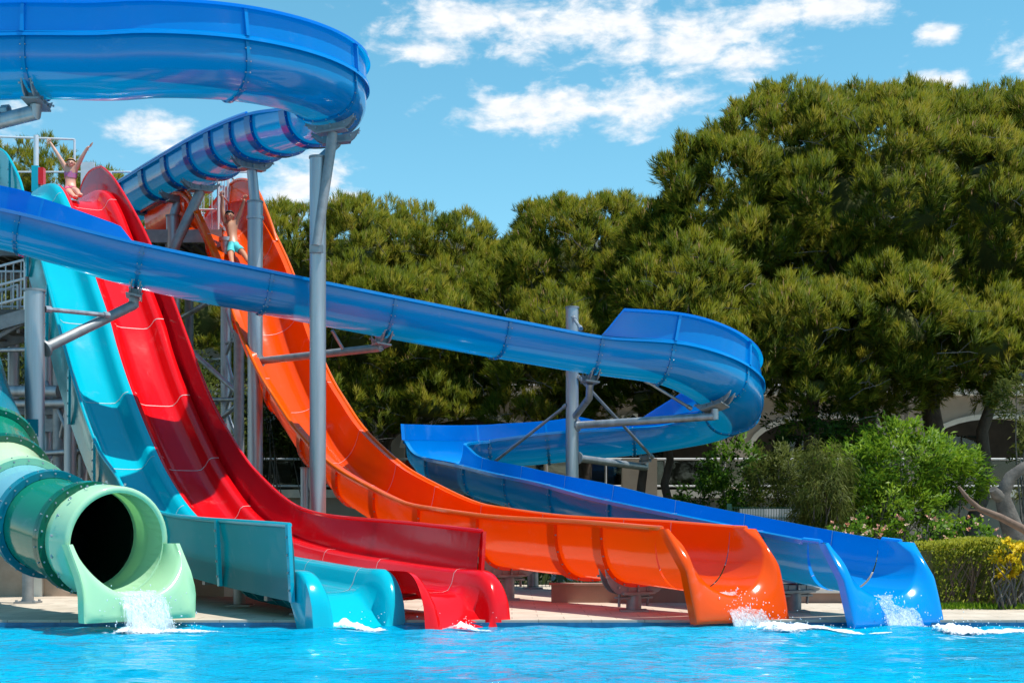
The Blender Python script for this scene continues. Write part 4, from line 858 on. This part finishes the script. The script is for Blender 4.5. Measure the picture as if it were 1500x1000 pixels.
def pine(name,label,ell,trunks,spacing=.50,lobe_r=(.20,.42),tufts=19,blades=21,L=.235,W_=.0175,tint0=.50,group='stone pines behind the slides',limbs=10,twigs=60,**kw):
    base=trunks[0][0]; o=thing(name,label,'pine tree',base,group)
    big0=ell; ell=clumps(ell); pts,d,ln,wd,ti,C,no=crown(ell,spacing,lobe_r,tufts,blades,L,W_,tint0=tint0,**kw)
    cr=leaf_mesh('crown',pts,d,ln,wd,ti,M['pine'],o,out=no)
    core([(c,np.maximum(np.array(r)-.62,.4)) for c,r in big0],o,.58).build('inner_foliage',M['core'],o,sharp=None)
    for t in trunks:
        m=MB(); pa=limb_path(t[0],t[1],.25); m.poly(pa,[lerp(t[2],t[2]*.6,i/6) for i in range(7)],12); m.build('trunk',M['trunk'],o)
    idx=RNG.choice(len(C),min(limbs,len(C)),replace=False); m=MB(); top=V(trunks[0][1])
    for i in idx: m.poly(limb_path(top-V((0,0,random.uniform(0,1.5))),C[i],.4),[.11,.095,.08,.065,.05,.035,.02],6)
    m.build('limbs',M['trunk'],o)
    m=MB(); sel=[i for i in range(len(C)) if C[i][1]<np.median(C[:,1])]; random.shuffle(sel)
    for i in sel[:twigs]:
        a=V(C[i])+V((random.uniform(-.4,.4),-.25,random.uniform(-.6,.1))); b=a+V((random.uniform(-.9,.9),random.uniform(-.6,-.1),random.uniform(-.25,.6)))
        m.poly(limb_path(a,b,.12,3),[.016,.012,.009,.005],4); m.poly([a.lerp(b,.5),a.lerp(b,.5)+V((random.uniform(-.4,.4),-.2,random.uniform(-.1,.4)))],[.009,.004],4)
    m.build('bare_twigs',M['bark_grey'],o,kind='stuff')
    return o
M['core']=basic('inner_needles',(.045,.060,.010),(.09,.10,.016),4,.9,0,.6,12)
YA=37.0
big=[ellp(1290,360,245,225,YA),ellp(1080,390,150,185,YA-.5),ellp(1170,270,140,125,YA+.3),ellp(1320,268,180,128,YA+.6),ellp(1460,330,200,185,YA),ellp(1640,380,200,220,YA+.5),ellp(1010,460,105,125,YA-3.2),ellp(1160,495,125,95,YA-4.2),ellp(1300,490,130,105,YA-4.0),ellp(1450,510,130,90,YA-3.8),ellp(1225,228,110,80,YA+.7),ellp(985,365,72,80,YA-.8),ellp(1440,235,120,75,YA+1.2),ellp(1090,560,85,55,YA-4.6),ellp(1200,570,75,45,YA-4.8),ellp(1290,560,60,35,YA-4.4)]
xb=(1385-750)/F*YA
pine('stone_pine','huge broad pine at the right, its crown rising highest above the blue loop',big,[((xb,YA,0),(xb-.4,YA+.3,6.5),.34),((xb+.5,YA-.1,0),(xb+1.4,YA,5.5),.22),((8.3,YA-.8,0),(8.0,YA-.5,6.0),.26),((9.8,YA-.3,0),(9.6,YA,6.0),.3)],limbs=22,twigs=150,spacing=.48)
YB=41.0
mid=[ellp(850,405,115,112,YB),ellp(785,440,90,120,YB-.5),ellp(905,370,75,75,YB+.5),ellp(860,345,65,52,YB+.3),ellp(940,480,95,115,YB-3),ellp(860,530,135,95,YB-3.6),ellp(950,585,75,45,YB-4.2),ellp(790,600,85,42,YB-4)]
pine('stone_pine','mid sized pine in the centre, between the long ridge and the huge right crown',mid,[((2.0,YB,0),(2.1,YB,5.0),.26),((3.9,YB-2,0),(3.7,YB-2,4.6),.16),((4.3,YB-2.1,0),(4.4,YB-2,4.4),.15)],limbs=10,twigs=90)
YC=44.0
lft=[ellp(560,412,140,112,YC),ellp(450,408,105,95,YC-.3),ellp(660,430,115,96,YC),ellp(735,422,75,80,YC+.5),ellp(500,378,75,65,YC+.4),ellp(615,378,80,62,YC+.4),ellp(560,500,160,105,YC-3),ellp(690,510,115,105,YC-3.4),ellp(430,505,105,100,YC-3),ellp(520,600,105,45,YC-4.4),ellp(640,600,105,45,YC-4.6)]
pine('stone_pine','long rounded pine left of centre behind the orange slide and the tall post',lft,[((-4.2,YC,0),(-4.2,YC,4.5),.28),((-1.4,YC-1,0),(-1.4,YC-1,4.0),.2)],limbs=12,twigs=80,spacing=.56,lobe_r=(.24,.46))
YD=48.0
fl=[ellp(40,290,90,80,YD),ellp(130,320,100,78,YD),ellp(-40,290,90,90,YD),ellp(230,370,110,90,YD-.5),ellp(100,430,180,110,YD-1),ellp(300,470,110,110,YD-1),ellp(340,380,70,60,YD)]
pine('stone_pine','far pine at the left, its top showing behind the woman and the slide tower',fl,[((-15.5,YD,0),(-15.5,YD,5),.28)],limbs=8,twigs=20,spacing=.8,lobe_r=(.3,.55),tufts=20,tint0=.52)
YE=50.0
pine('stone_pine','pine filling the gap low behind the blue loop',[ellp(760,600,120,60,YE),ellp(620,610,150,60,YE),ellp(900,600,110,60,YE)],[((.2,YE,0),(.2,YE,4),.25)],limbs=6,twigs=20,spacing=1.0,tufts=20)
def bush(name,label,ell,n,L,W_,mat_,cat='bush',stems=None,tint0=.5,tv=.2,up=.3,shell=(.55,1.05),group=None,droop=.15,bare=0,base=None):
    o=thing(name,label,cat,base or (ell[0][0][0],ell[0][0][1],.0),group); vol=np.array([r[0]*r[1]*r[2] for c,r in ell])**.667; vol/=vol.sum(); P0=[];D0=[];T0=[];O0=[]
    for (c,r),v in zip(ell,vol):
        k=int(n*v); cl=max(8,k//38); gc=unit(RNG.normal(size=(cl,3))); pc=np.array(c)+gc*np.array(r)*RNG.uniform(*shell,(cl,1)); tc_=RNG.normal(0,tv*.6,cl)
        idx=RNG.integers(0,cl,k); g=gc[idx]; pp=pc[idx]+RNG.normal(0,1,(k,3))*min(r)*.13
        P0.append(pp); O0.append(g+RNG.normal(0,.25,(k,3))+np.array([0,0,.25])); D0.append(unit(g*.6+np.array([0,0,up])+RNG.normal(0,.5,(k,3)))); T0.append(np.clip(tint0+tc_[idx]+RNG.normal(0,tv*.6,k),0,1))
    pts=np.concatenate(P0); pts[:,2]=np.maximum(pts[:,2],.03); k=len(pts)
    leaf_mesh('foliage',pts,np.concatenate(D0),RNG.uniform(L*.6,L*1.25,k),RNG.uniform(W_*.7,W_*1.3,k),np.concatenate(T0),M[mat_],o,droop=droop,out=np.concatenate(O0))
    m=MB(); b=V(o.location)
    for c,r in ell:
        for _ in range(stems or 4):
            t=V(c)+V((random.uniform(-.7,.7)*r[0],random.uniform(-.7,.5)*r[1],random.uniform(-.2,.7)*r[2])); m.poly(limb_path((lerp(b.x,c[0],.75)+random.uniform(-.3,.3)*r[0],c[1]+random.uniform(-.3,.3)*r[1],0.0),t,.15,4),[.018,.014,.011,.008,.004] if base else [.028,.022,.017,.012,.006],5)
    m.build('stems',M['bark_grey'],o); return o
for k_,(px,py,rx,rz,Y_,lab) in enumerate(((60,600,120,70,39,'dark shrub at the far left behind the tower legs'),(270,610,90,80,38,'dark shrub seen between the red slide and the tower columns'),(420,610,70,50,40,'dark shrub between the tall post and the orange slide'),(-40,500,110,90,42,'shrub at the left edge behind the stair'),(190,520,110,80,42,'shrub in shade behind the middle of the tower'))):
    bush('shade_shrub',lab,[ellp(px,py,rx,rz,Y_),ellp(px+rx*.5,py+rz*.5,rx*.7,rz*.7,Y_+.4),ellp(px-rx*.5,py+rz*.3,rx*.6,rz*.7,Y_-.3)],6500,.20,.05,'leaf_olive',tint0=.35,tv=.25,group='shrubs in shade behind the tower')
bush('willow_leaf_bush','large bright green leafy bush right of the green fence post',[ellp(1330,680,98,52,26.5),ellp(1255,700,62,50,26.3),ellp(1400,700,48,42,26.7),ellp(1310,640,50,28,26.8),ellp(1290,745,105,38,26.2),ellp(1215,735,40,50,26.4)],17000,.15,.034,'leaf',tint0=.62,tv=.24)
bush('olive_bush','rounded dull green bush left of the bright leafy bush',[ellp(1135,705,44,50,28),ellp(1148,690,34,36,28.2)],4200,.13,.026,'leaf_olive',tint0=.5)
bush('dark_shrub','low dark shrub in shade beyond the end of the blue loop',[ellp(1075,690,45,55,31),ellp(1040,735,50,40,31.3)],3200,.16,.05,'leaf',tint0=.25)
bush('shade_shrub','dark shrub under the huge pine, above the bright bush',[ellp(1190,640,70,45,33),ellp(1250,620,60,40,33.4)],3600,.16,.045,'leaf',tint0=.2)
bush('right_edge_bush','pale olive bush hanging in at the right edge of the frame',[ellp(1505,590,45,60,27),ellp(1520,680,40,60,27.3)],2600,.15,.03,'leaf_olive',tint0=.6)
bush('weeping_shrub','feathery olive green shrub beside the green fence post',[ellp(1212,690,32,42,25.6),ellp(1203,740,40,52,25.4)],5200,.20,.016,'leaf_olive',tint0=.65,droop=.5,up=-.2)
for (px,py,rx,lab) in ((1250,795,62,'rose bush with pink blooms just right of the blue flume'),(1340,790,60,'rose bush with the most pink blooms, behind the clipped hedge'),(1425,790,40,'small rose bush with few blooms in front of the grey trunk')):
    e=[ellp(px,py,rx,36,21.0),ellp(px+10,py+40,rx,36,20.8)]; o=bush('rose_bush',lab,e,2600,.075,.045,'leaf',tint0=.45,group='rose bushes behind the hedge')
    k=32 if px!=1425 else 9; g=unit(RNG.normal(size=(k,3))+np.array([0,-.7,.6])); cc=np.array(e[0][0])+g*np.array(e[0][1])*1.03; idx=np.repeat(np.arange(k),9); q=len(idx)
    leaf_mesh('blooms',cc[idx]+RNG.normal(0,.012,(q,3)),RNG.normal(0,1,(q,3))+np.array([0,-.3,.5]),RNG.uniform(.022,.045,q),RNG.uniform(.02,.04,q),np.repeat(RNG.random(k),9),M['rose'],o,kind='stuff')
def hedge():
    o=thing('clipped_hedge','clipped yellow green hedge with bare stems at the pool deck edge','hedge',(7.2,18.1,.06)); x0,x1,y0,y1,zt=5.5,12.5,17.75,18.75,.92
    k=52000; u=RNG.random((k,3)); p=np.stack([x0+u[:,0]*(x1-x0),y0+u[:,1]*(y1-y0),.06+u[:,2]*(zt-.06)],1); f=RNG.random(k)
    topm=f<.42; p[topm,2]=zt-np.abs(RNG.normal(0,.045,topm.sum())); fr=(f>=.42)&(f<.80); p[fr,1]=y0+np.abs(RNG.normal(0,.09,fr.sum())); cl=np.sin(p[:,0]*9+3*p[:,2])+np.sin(p[:,0]*4.1)+.8*np.sin(p[:,2]*11+p[:,0]*2)
    keep=(~fr)|(cl+RNG.normal(0,.7,k)>-.7)|(p[:,2]>.72); keep&=~((p[:,2]<.58)&(RNG.random(k)<.62)); p=p[keep]; k=len(p); p[:,2]+=.03*np.sin(p[:,0]*5.3)*(p[:,2]>.7)
    d=RNG.normal(0,.6,(k,3))+np.array([0,-.45,.75]); t=np.clip(.58+.28*(p[:,2]>.78)+RNG.normal(0,.16,k),0,1)
    leaf_mesh('foliage',p,d,RNG.uniform(.03,.06,k),RNG.uniform(.018,.032,k),t,M['hedge'],o,out=RNG.normal(0,.35,(k,3))+np.array([0,-.45,.8]))
    m=MB()
    for i in range(130):
        x=random.uniform(x0,x1); a=V((x,y0+random.uniform(.12,.5),.06)); b=a+V((random.uniform(-.25,.35),random.uniform(-.15,.05),random.uniform(.5,.78))); m.poly(limb_path(a,b,.04,3),[.013,.010,.007,.004],5); c=a.lerp(b,.5); m.poly([c,c+V((random.uniform(-.2,.2),-.05,.3))],[.007,.003],4)
    m.build('stems',M['bark_red'],o)
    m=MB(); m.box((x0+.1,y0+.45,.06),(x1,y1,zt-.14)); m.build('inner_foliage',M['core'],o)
hedge()
def yellow_bush():
    c=P(1478,835,17.45); e=[((c.x,c.y,.72),(.26,.22,.20)),((c.x+.3,c.y,.78),(.25,.2,.16)),((c.x-.12,c.y-.05,.62),(.14,.15,.18))]
    o=bush('yellow_shrub','small shrub with bright yellow tips in front of the hedge',e,1500,.06,.034,'yellow',stems=7,base=(c.x,c.y,.06))
yellow_bush()
m=MB(); k=7000; p=np.stack([RNG.uniform(5.2,12,k),RNG.uniform(17.3,17.75,k),np.full(k,.055)],1)
leaf_mesh('ground_cover',p,RNG.normal(0,.4,(k,3))+np.array([0,0,1.]),RNG.uniform(.04,.11,k),RNG.uniform(.012,.03,k),RNG.uniform(.3,.9,k),M['leaf'],kind='stuff')
k=16000; p=np.stack([RNG.uniform(-20,28,k),RNG.uniform(24.7,45,k),np.full(k,-.02)],1)
leaf_mesh('undergrowth',p,RNG.normal(0,.6,(k,3))+np.array([0,0,1.]),RNG.uniform(.2,.7,k),RNG.uniform(.05,.12,k),RNG.uniform(.1,.7,k),M['leaf_olive'],kind='stuff')
# leaning trunks at the right edge
o=thing('leaning_trunk','thick grey leaning trunk with a broken stub at the right edge','tree trunk',(9.2,24.5,0)); s=24.5
m=MB(); m.poly([P(1492,800,s),P(1478,760,s),P(1468,725,s),P(1480,698,s),P(1500,684,s),P(1530,670,s),P(1560,600,s)],[.21,.18,.14,.11,.10,.10,.09],14); m.poly([P(1470,732,s),P(1458,722,s-.1),P(1454,716,s-.15)],[.12,.10,.07],10); m.build('trunk',M['bark_grey'],o)
pts=[P(1560,600,s)]; 
o=thing('bare_branch','long bare reddish branch reaching left from the right edge above the hedge','branch',(9.0,22.5,0)); s=22.5
m=MB(); m.poly([P(1530,800,s),P(1500,775,s),P(1465,757,s),P(1435,745,s),P(1418,730,s),P(1404,712,s)],[.075,.07,.06,.05,.038,.025],10); m.poly([P(1436,745,s),P(1418,746,s),P(1410,740,s)],[.03,.02,.012],8); m.poly([P(1530,800,s),P(1560,860,s)],[.075,.09],10); m.build('branch',M['bark_red'],o)
# ================================================================== RUNNING WATER
def jet(start,d,w,v,name,label,zw=.0,spread=.25,n=16,mw=11,layers=6,drops=150):
    o=thing(name,label,'splash',(start.x+d.x*.3,start.y+d.y*.3,0)); s=V((d.y,-d.x,0)); T=math.sqrt(2*max(.05,start.z-zw)/9.81)+.02; m=MB()
    for k in range(layers):
        rows=[]; off=V((random.uniform(-9,9),random.uniform(-9,9),k*3.7))
        for i in range(-3,n+1):
            f=i/n; t=T*max(0,f); row=[]
            for j in range(mw+1):
                a=(j/mw-.5)*w*(1+spread*max(0,f))*(1-.10*k); q=V((a*5,f*1.6,0))+off; nz=noise.noise(q*1.0)*.07*max(0,f)+noise.noise(q*2.7)*.035*max(.1,f)
                p=start+d*((v*(1-.07*k)+noise.noise(V((a*4,k*2.1,3)))*.25)*t+(f*.25 if i<0 else 0))+s*(a+.03*noise.noise(q*3)*max(0,f)); p.z=start.z-4.9*t*t+nz-.012*k+(.012 if i<0 else 0); row.append(p)
            rows.append(row)
        m.grid(rows)
    for k in range(drops):
        t=T*random.uniform(.25,1.05); a=random.gauss(0,.36)*w*(1+.5*t/T); p=start+d*(v*random.uniform(.75,1.35)*t)+s*a; p.z=max(.0,start.z-4.9*t*t+random.gauss(0,.05)+.02); m.ball(p,random.uniform(.0025,.007),6,4,(1,1,random.uniform(1,2.5)),1)
    m.build('falling_water',[M['jet'],M['foam']],o,sharp=None)
    return start+d*(v*T)
def foam(cx,cy,lx,ly,ang,h,label,seed,bits=60,thr=.0):
    m=MB(); ca,sa=math.cos(ang),math.sin(ang); nx,ny=int(lx/.022),int(ly/.022); P_={}; tn=[]; off=V((seed*3.1,seed*1.7,seed)); fs=[];vs=[]
    for i in range(nx+1):
        for j in range(ny+1):
            u,w=(i/nx-.5)*2,(j/ny-.5)*2; x,y=u*lx/2,w*ly/2; q=V((x,y*1.3,0))+off
            b=1-(abs(u)**2.2+abs(w)**2)+.75*noise.noise(q*3.2)+.55*noise.noise(q*8)+.3*noise.noise(q*19)-.25*max(0,u)
            z=max(0,b)**.7*h*(.55+.75*abs(noise.noise(q*7))+.5*abs(noise.noise(q*16)))*max(.2,1-.7*max(0,u+.3))
            P_[i,j]=(b,len(vs)); X_,Y_=cx+x*ca-y*sa,min(15.34,cy+x*sa+y*ca); tn.append(b); vs.append((X_,Y_,wz(X_,Y_)+.004+z))
    for i in range(nx):
        for j in range(ny):
            k=[P_[i,j],P_[i+1,j],P_[i+1,j+1],P_[i,j+1]]
            if sum(a[0] for a in k)/4>thr: fs.append(tuple(a[1] for a in k))
    m.add(vs,fs)
    for k in range(bits//2):
        u,w=random.gauss(0,.5),random.gauss(0,.5); x,y=u*lx/2,w*ly/2; m.ball((cx+x*ca-y*sa,cy+x*sa+y*ca,.02+abs(random.gauss(0,h*.8))),random.uniform(.0025,.007),6,4)
    o=m.build('foam',M['foam_soft'],sharp=None,kind='stuff'); tn+=[1.0]*(len(m.v)-len(tn)); at=o.data.attributes.new('tint','FLOAT','POINT'); at.data.foreach_set('value',np.array(tn[:len(o.data.vertices)],np.float32)); return o
cT=V(TP.at(TP.L)[:3]); p=cT+th3*.40; p.z=cT.z-TR+.045
jet(p,th3,.50,1.15,'water_spout','white water pouring from the mint tube mouth')
d3=V((OD[0],OD[1],0)); p=V((OE[0],OE[1],orim(.85)-.74-.03+.03))-d3*.28+V((OD[1],-OD[0],0))*-.02; jet(p,d3,.42,1.7,'water_spout','white water pouring from the end of the orange slide',spread=.3,drops=220)
d3=V((BD[0],BD[1],0)); p=V((BE[0],BE[1],brim(.9)-.60-.06+.03))-d3*.25; jet(p,d3,.40,1.6,'water_spout','white water running off the end of the blue flume',spread=.3,drops=160)
foam(-3.95,14.42,.75,.45,.05,.075,'',1,80); foam(-3.45,14.32,.95,.34,-.08,.05,'',2,60)
foam(2.92,14.75,.8,.5,-.1,.09,'',3,90); foam(3.42,14.70,.8,.30,-.03,.03,'',4,30,.3); foam(4.0,14.66,.5,.14,.1,.012,'',12,6,.45)
foam(4.85,14.62,.7,.42,.0,.10,'',5,80); foam(5.45,14.7,.8,.26,.02,.022,'',6,16,.3); foam(6.3,14.75,.6,.14,-.05,.012,'',13,6,.4)
foam(-1.66,14.95,.75,.22,.02,.085,'',7,40); foam(-.52,14.98,.62,.24,.0,.10,'',9,40)
# ================================================================== PEOPLE
def segdist(p,a,b):
    ab=b-a; t=max(0,min(1,(p-a).dot(ab)/max(1e-9,ab.dot(ab)))); return (p-a-ab*t).length
def person(label,J,E_,Rd,skin,hands,face,feet):
    """one continuous skinned body from joints J (world), bones E_, radii Rd"""
    names=list(J); root=V(J['pelvis']); o=thing('person',label,'person',root)
    me=bpy.data.meshes.new('tmp'); me.from_pydata([J[k] for k in names],[(names.index(a),names.index(b)) for a,b in E_],[]); tmp=bpy.data.objects.new('tmp',me); COL.objects.link(tmp)
    md=tmp.modifiers.new('skin','SKIN'); md.branch_smoothing=.6; sv=me.skin_vertices[0].data
    for i,k in enumerate(names): r=Rd[k]; sv[i].radius=(r,r) if not isinstance(r,tuple) else r; sv[i].use_root=(k=='pelvis')
    tmp.modifiers.new('sub','SUBSURF').levels=2; dg=bpy.context.evaluated_depsgraph_get(); ev=tmp.evaluated_get(dg); bm_=bpy.data.meshes.new_from_object(ev)
    m=MB(); m.add([v.co.copy() for v in bm_.vertices],[tuple(p.vertices) for p in bm_.polygons]); nb=len(m.v)
    for wr,tip,side in hands:      # fingers rooted in the palm
        wr,tip,side=V(wr),V(tip),V(side).normalized(); d=(tip-wr).normalized(); n=d.cross(side).normalized(); L_=.085
        base=wr+d*.07
        for k,(off,l,sp) in enumerate(((-.032,.064,-.22),(-.011,.078,-.07),(.011,.074,.07),(.031,.058,.22))):
            a=base+side*off; dd=(d+side*sp).normalized(); m.poly([a-d*.02,a+dd*l*.5,a+dd*l*.85+n*.006,a+dd*l+n*.012],[.0095,.009,.008,.004],7)
        a=wr+d*.03-side*.03; dd=(d*.55-side*.85).normalized(); m.poly([a,a+dd*.035,a+dd*.06+d*.012],[.012,.010,.005],7)
    for a,b in feet:               # toes end of the foot
        a,b=V(a),V(b); m.ball(a.lerp(b,.6),.045,8,6,(1,1,.8))
    c,f,up=V(face[0]),V(face[1]).normalized(),V(face[2]).normalized(); sd=f.cross(up).normalized()
    m.poly([c+f*.085+up*.02,c+f*.112-up*.012,c+f*.092-up*.024],[.008,.014,.011],8)          # nose
    for k in (-1,1): m.ball(c+sd*k*.088-up*.005,.026,8,6,(.5,.8,1.1))                     # ears
    body=m.build('body',skin,o,sharp=None)
    e=MB()
    for k in (-1,1): e.ball(c+f*.073+sd*k*.032+up*.012,.0105,8,6)
    e.build('eyes',M['eye'],o); e=MB(); e.poly([c+f*.074-sd*.026-up*.043,c+f*.084-up*.047,c+f*.074+sd*.026-up*.043],[.006,.012,.006],8); e.build('mouth',M['lips'],o)
    bpy.data.objects.remove(tmp); return o,bm_,c,f,up,sd
def garment(name,bm_,test,mat_,o,off=.010):
    keep=[p for p in bm_.polygons if test(p.center)]; ids={}; m=MB(); vs=[];fs=[]
    for p in keep:
        for v in p.vertices:
            if v not in ids: ids[v]=len(vs); vs.append(bm_.vertices[v].co+bm_.vertices[v].normal*off)
        fs.append(tuple(ids[v] for v in p.vertices))
    if fs: m.add(vs,fs); m.build(name,mat_,o,sharp=None)
def hair(o,c,f,up,sd,r,mat_,back):
    m=MB(); rows=[]
    for i in range(10):
        row=[]
        for j in range(20):
            b=2*math.pi*j/20; a=i/9*math.pi*(.42-.23*math.cos(b+math.pi)+.04*math.cos(2*b)); d=up*math.cos(a)-f*math.sin(a)*math.cos(b)+sd*math.sin(a)*math.sin(b); k=1.05; row.append(c+up*.012+d*r*k*(1+.04*noise.noise(d*9)))
        rows.append(row)
    m.grid(rows,True); m.build('hair',mat_,o,sharp=None)
EB=[('pelvis','belly'),('belly','chest'),('chest','neck'),('neck','head'),('head','crown'),('chest','shL'),('shL','elL'),('elL','wrL'),('wrL','paL'),('chest','shR'),('shR','elR'),('elR','wrR'),('wrR','paR'),
    ('pelvis','hipL'),('hipL','knL'),('knL','anL'),('anL','toL'),('pelvis','hipR'),('hipR','knR'),('knR','anR'),('anR','toR')]
Yw=28.55; q=lambda x,y,dy=0:P(x,y,Yw+dy)
JW=dict(pelvis=q(103.3,278.5),belly=q(103.2,267,.04),chest=q(103.6,253,.06),neck=q(104.1,246,.05),head=q(104.2,239.6,.02),crown=q(104.3,234.6,.03),shL=q(96.6,246.5,.05),elL=q(84.8,227,.0),wrL=q(75.2,211.5,-.02),paL=q(72.9,208,-.02),
   shR=q(111.6,246.2,.05),elR=q(121.3,228.2,.0),wrR=q(128.2,216.6,-.02),paR=q(131,214.4,-.02),hipL=q(99.8,280.5,-.05),knL=q(103.5,283.5,-.46),anL=q(110.5,290,-.84),toL=q(111.5,287.4,-.92),hipR=q(107,280.5,-.05),knR=q(112.0,279.5,-.44),anR=q(117.2,287,-.82),toR=q(118.6,284.4,-.90))
RW_=dict(pelvis=(.155,.115),belly=(.115,.09),chest=(.135,.105),neck=.052,head=.092,crown=.078,shL=.058,elL=.042,wrL=.030,paL=(.034,.018),shR=.058,elR=.042,wrR=.030,paR=(.034,.018),hipL=.105,knL=.066,anL=.042,toL=.036,hipR=.105,knR=.066,anR=.042,toR=.036)
o,bm_,c,f,up,sd=person('laughing woman in a pink bikini, arms raised, atop the red slide',JW,EB,RW_,M['skin_w'],[(JW['wrL'],q(70.6,204.5,-.02),(1,0,.4)),(JW['wrR'],q(135,211,-.02),(.5,0,1))],(JW['head'],(.15,-1,-.05),(0,-.05,1)),[(JW['anL'],JW['toL']),(JW['anR'],JW['toR'])])
hair(o,c,f,up,sd,.095,M['hair_b'],.1)
ch=V(JW['chest']); garment('bikini_top',bm_,lambda p: abs(p.z-(ch.z-.055))<.055 and abs(p.x-ch.x)<.155,M['bikini'],o)
pe=V(JW['pelvis']); garment('bikini_bottom',bm_,lambda p: -.10<p.z-pe.z<.055 and abs(p.x-pe.x)<.20 and p.y>pe.y-.20,M['bikini_pink'],o)
Ym=29.3; q=lambda x,y,dy=0:P(x+3,y-5,Ym+dy)
JM=dict(pelvis=q(339.6,364.5),belly=q(337.8,354,.08),chest=q(335.3,338,.16),neck=q(334.2,328.6,.18),head=q(333.2,320.8,.14),crown=q(333.0,315.8,.15),shL=q(326,331,.18),elL=q(322.0,309.5,.14),wrL=q(322.6,294.5,.08),paL=q(322.8,290.5,.07),
   shR=q(344,330.2,.18),elR=q(350.0,313.5,.14),wrR=q(354.4,299.8,.08),paR=q(355.3,296.3,.07),hipL=q(335.2,368,-.04),knL=q(335.0,379,-.34),anL=q(337,391,-.62),toL=q(337.5,389,-.72),hipR=q(344.2,367,-.04),knR=q(353.5,376,-.32),anR=q(361.5,389,-.60),toR=q(363,387,-.70))
RM=dict(pelvis=(.145,.115),belly=(.128,.095),chest=(.16,.115),neck=.060,head=.095,crown=.080,shL=.068,elL=.047,wrL=.034,paL=(.040,.020),shR=.068,elR=.047,wrR=.034,paR=(.040,.020),hipL=.098,knL=.064,anL=.046,toL=.040,hipR=.098,knR=.064,anR=.046,toR=.040)
o,bm_,c,f,up,sd=person('bare chested man in turquoise trunks on the orange slide with arms up',JM,EB,RM,M['skin_m'],[(JM['wrL'],q(323,284.5,.06),(1,0,.0)),(JM['wrR'],q(357,290,.06),(1,0,.2))],(JM['head'],(.1,-1,-.12),(0,-.12,1)),[(JM['anL'],JM['toL']),(JM['anR'],JM['toR'])])
hair(o,c,f,up,sd,.097,M['hair_d'],.05)
hl,kl,hr,kr,pv=[V(JM[k]) for k in ('hipL','knL','hipR','knR','pelvis')]
garment('swim_trunks',bm_,lambda p: segdist(p,hl,hl.lerp(kl,.42))<.125 or segdist(p,hr,hr.lerp(kr,.42))<.125 or (segdist(p,hl,hr)<.15 and p.z<pv.z+.07),M['trunks'],o,.014)
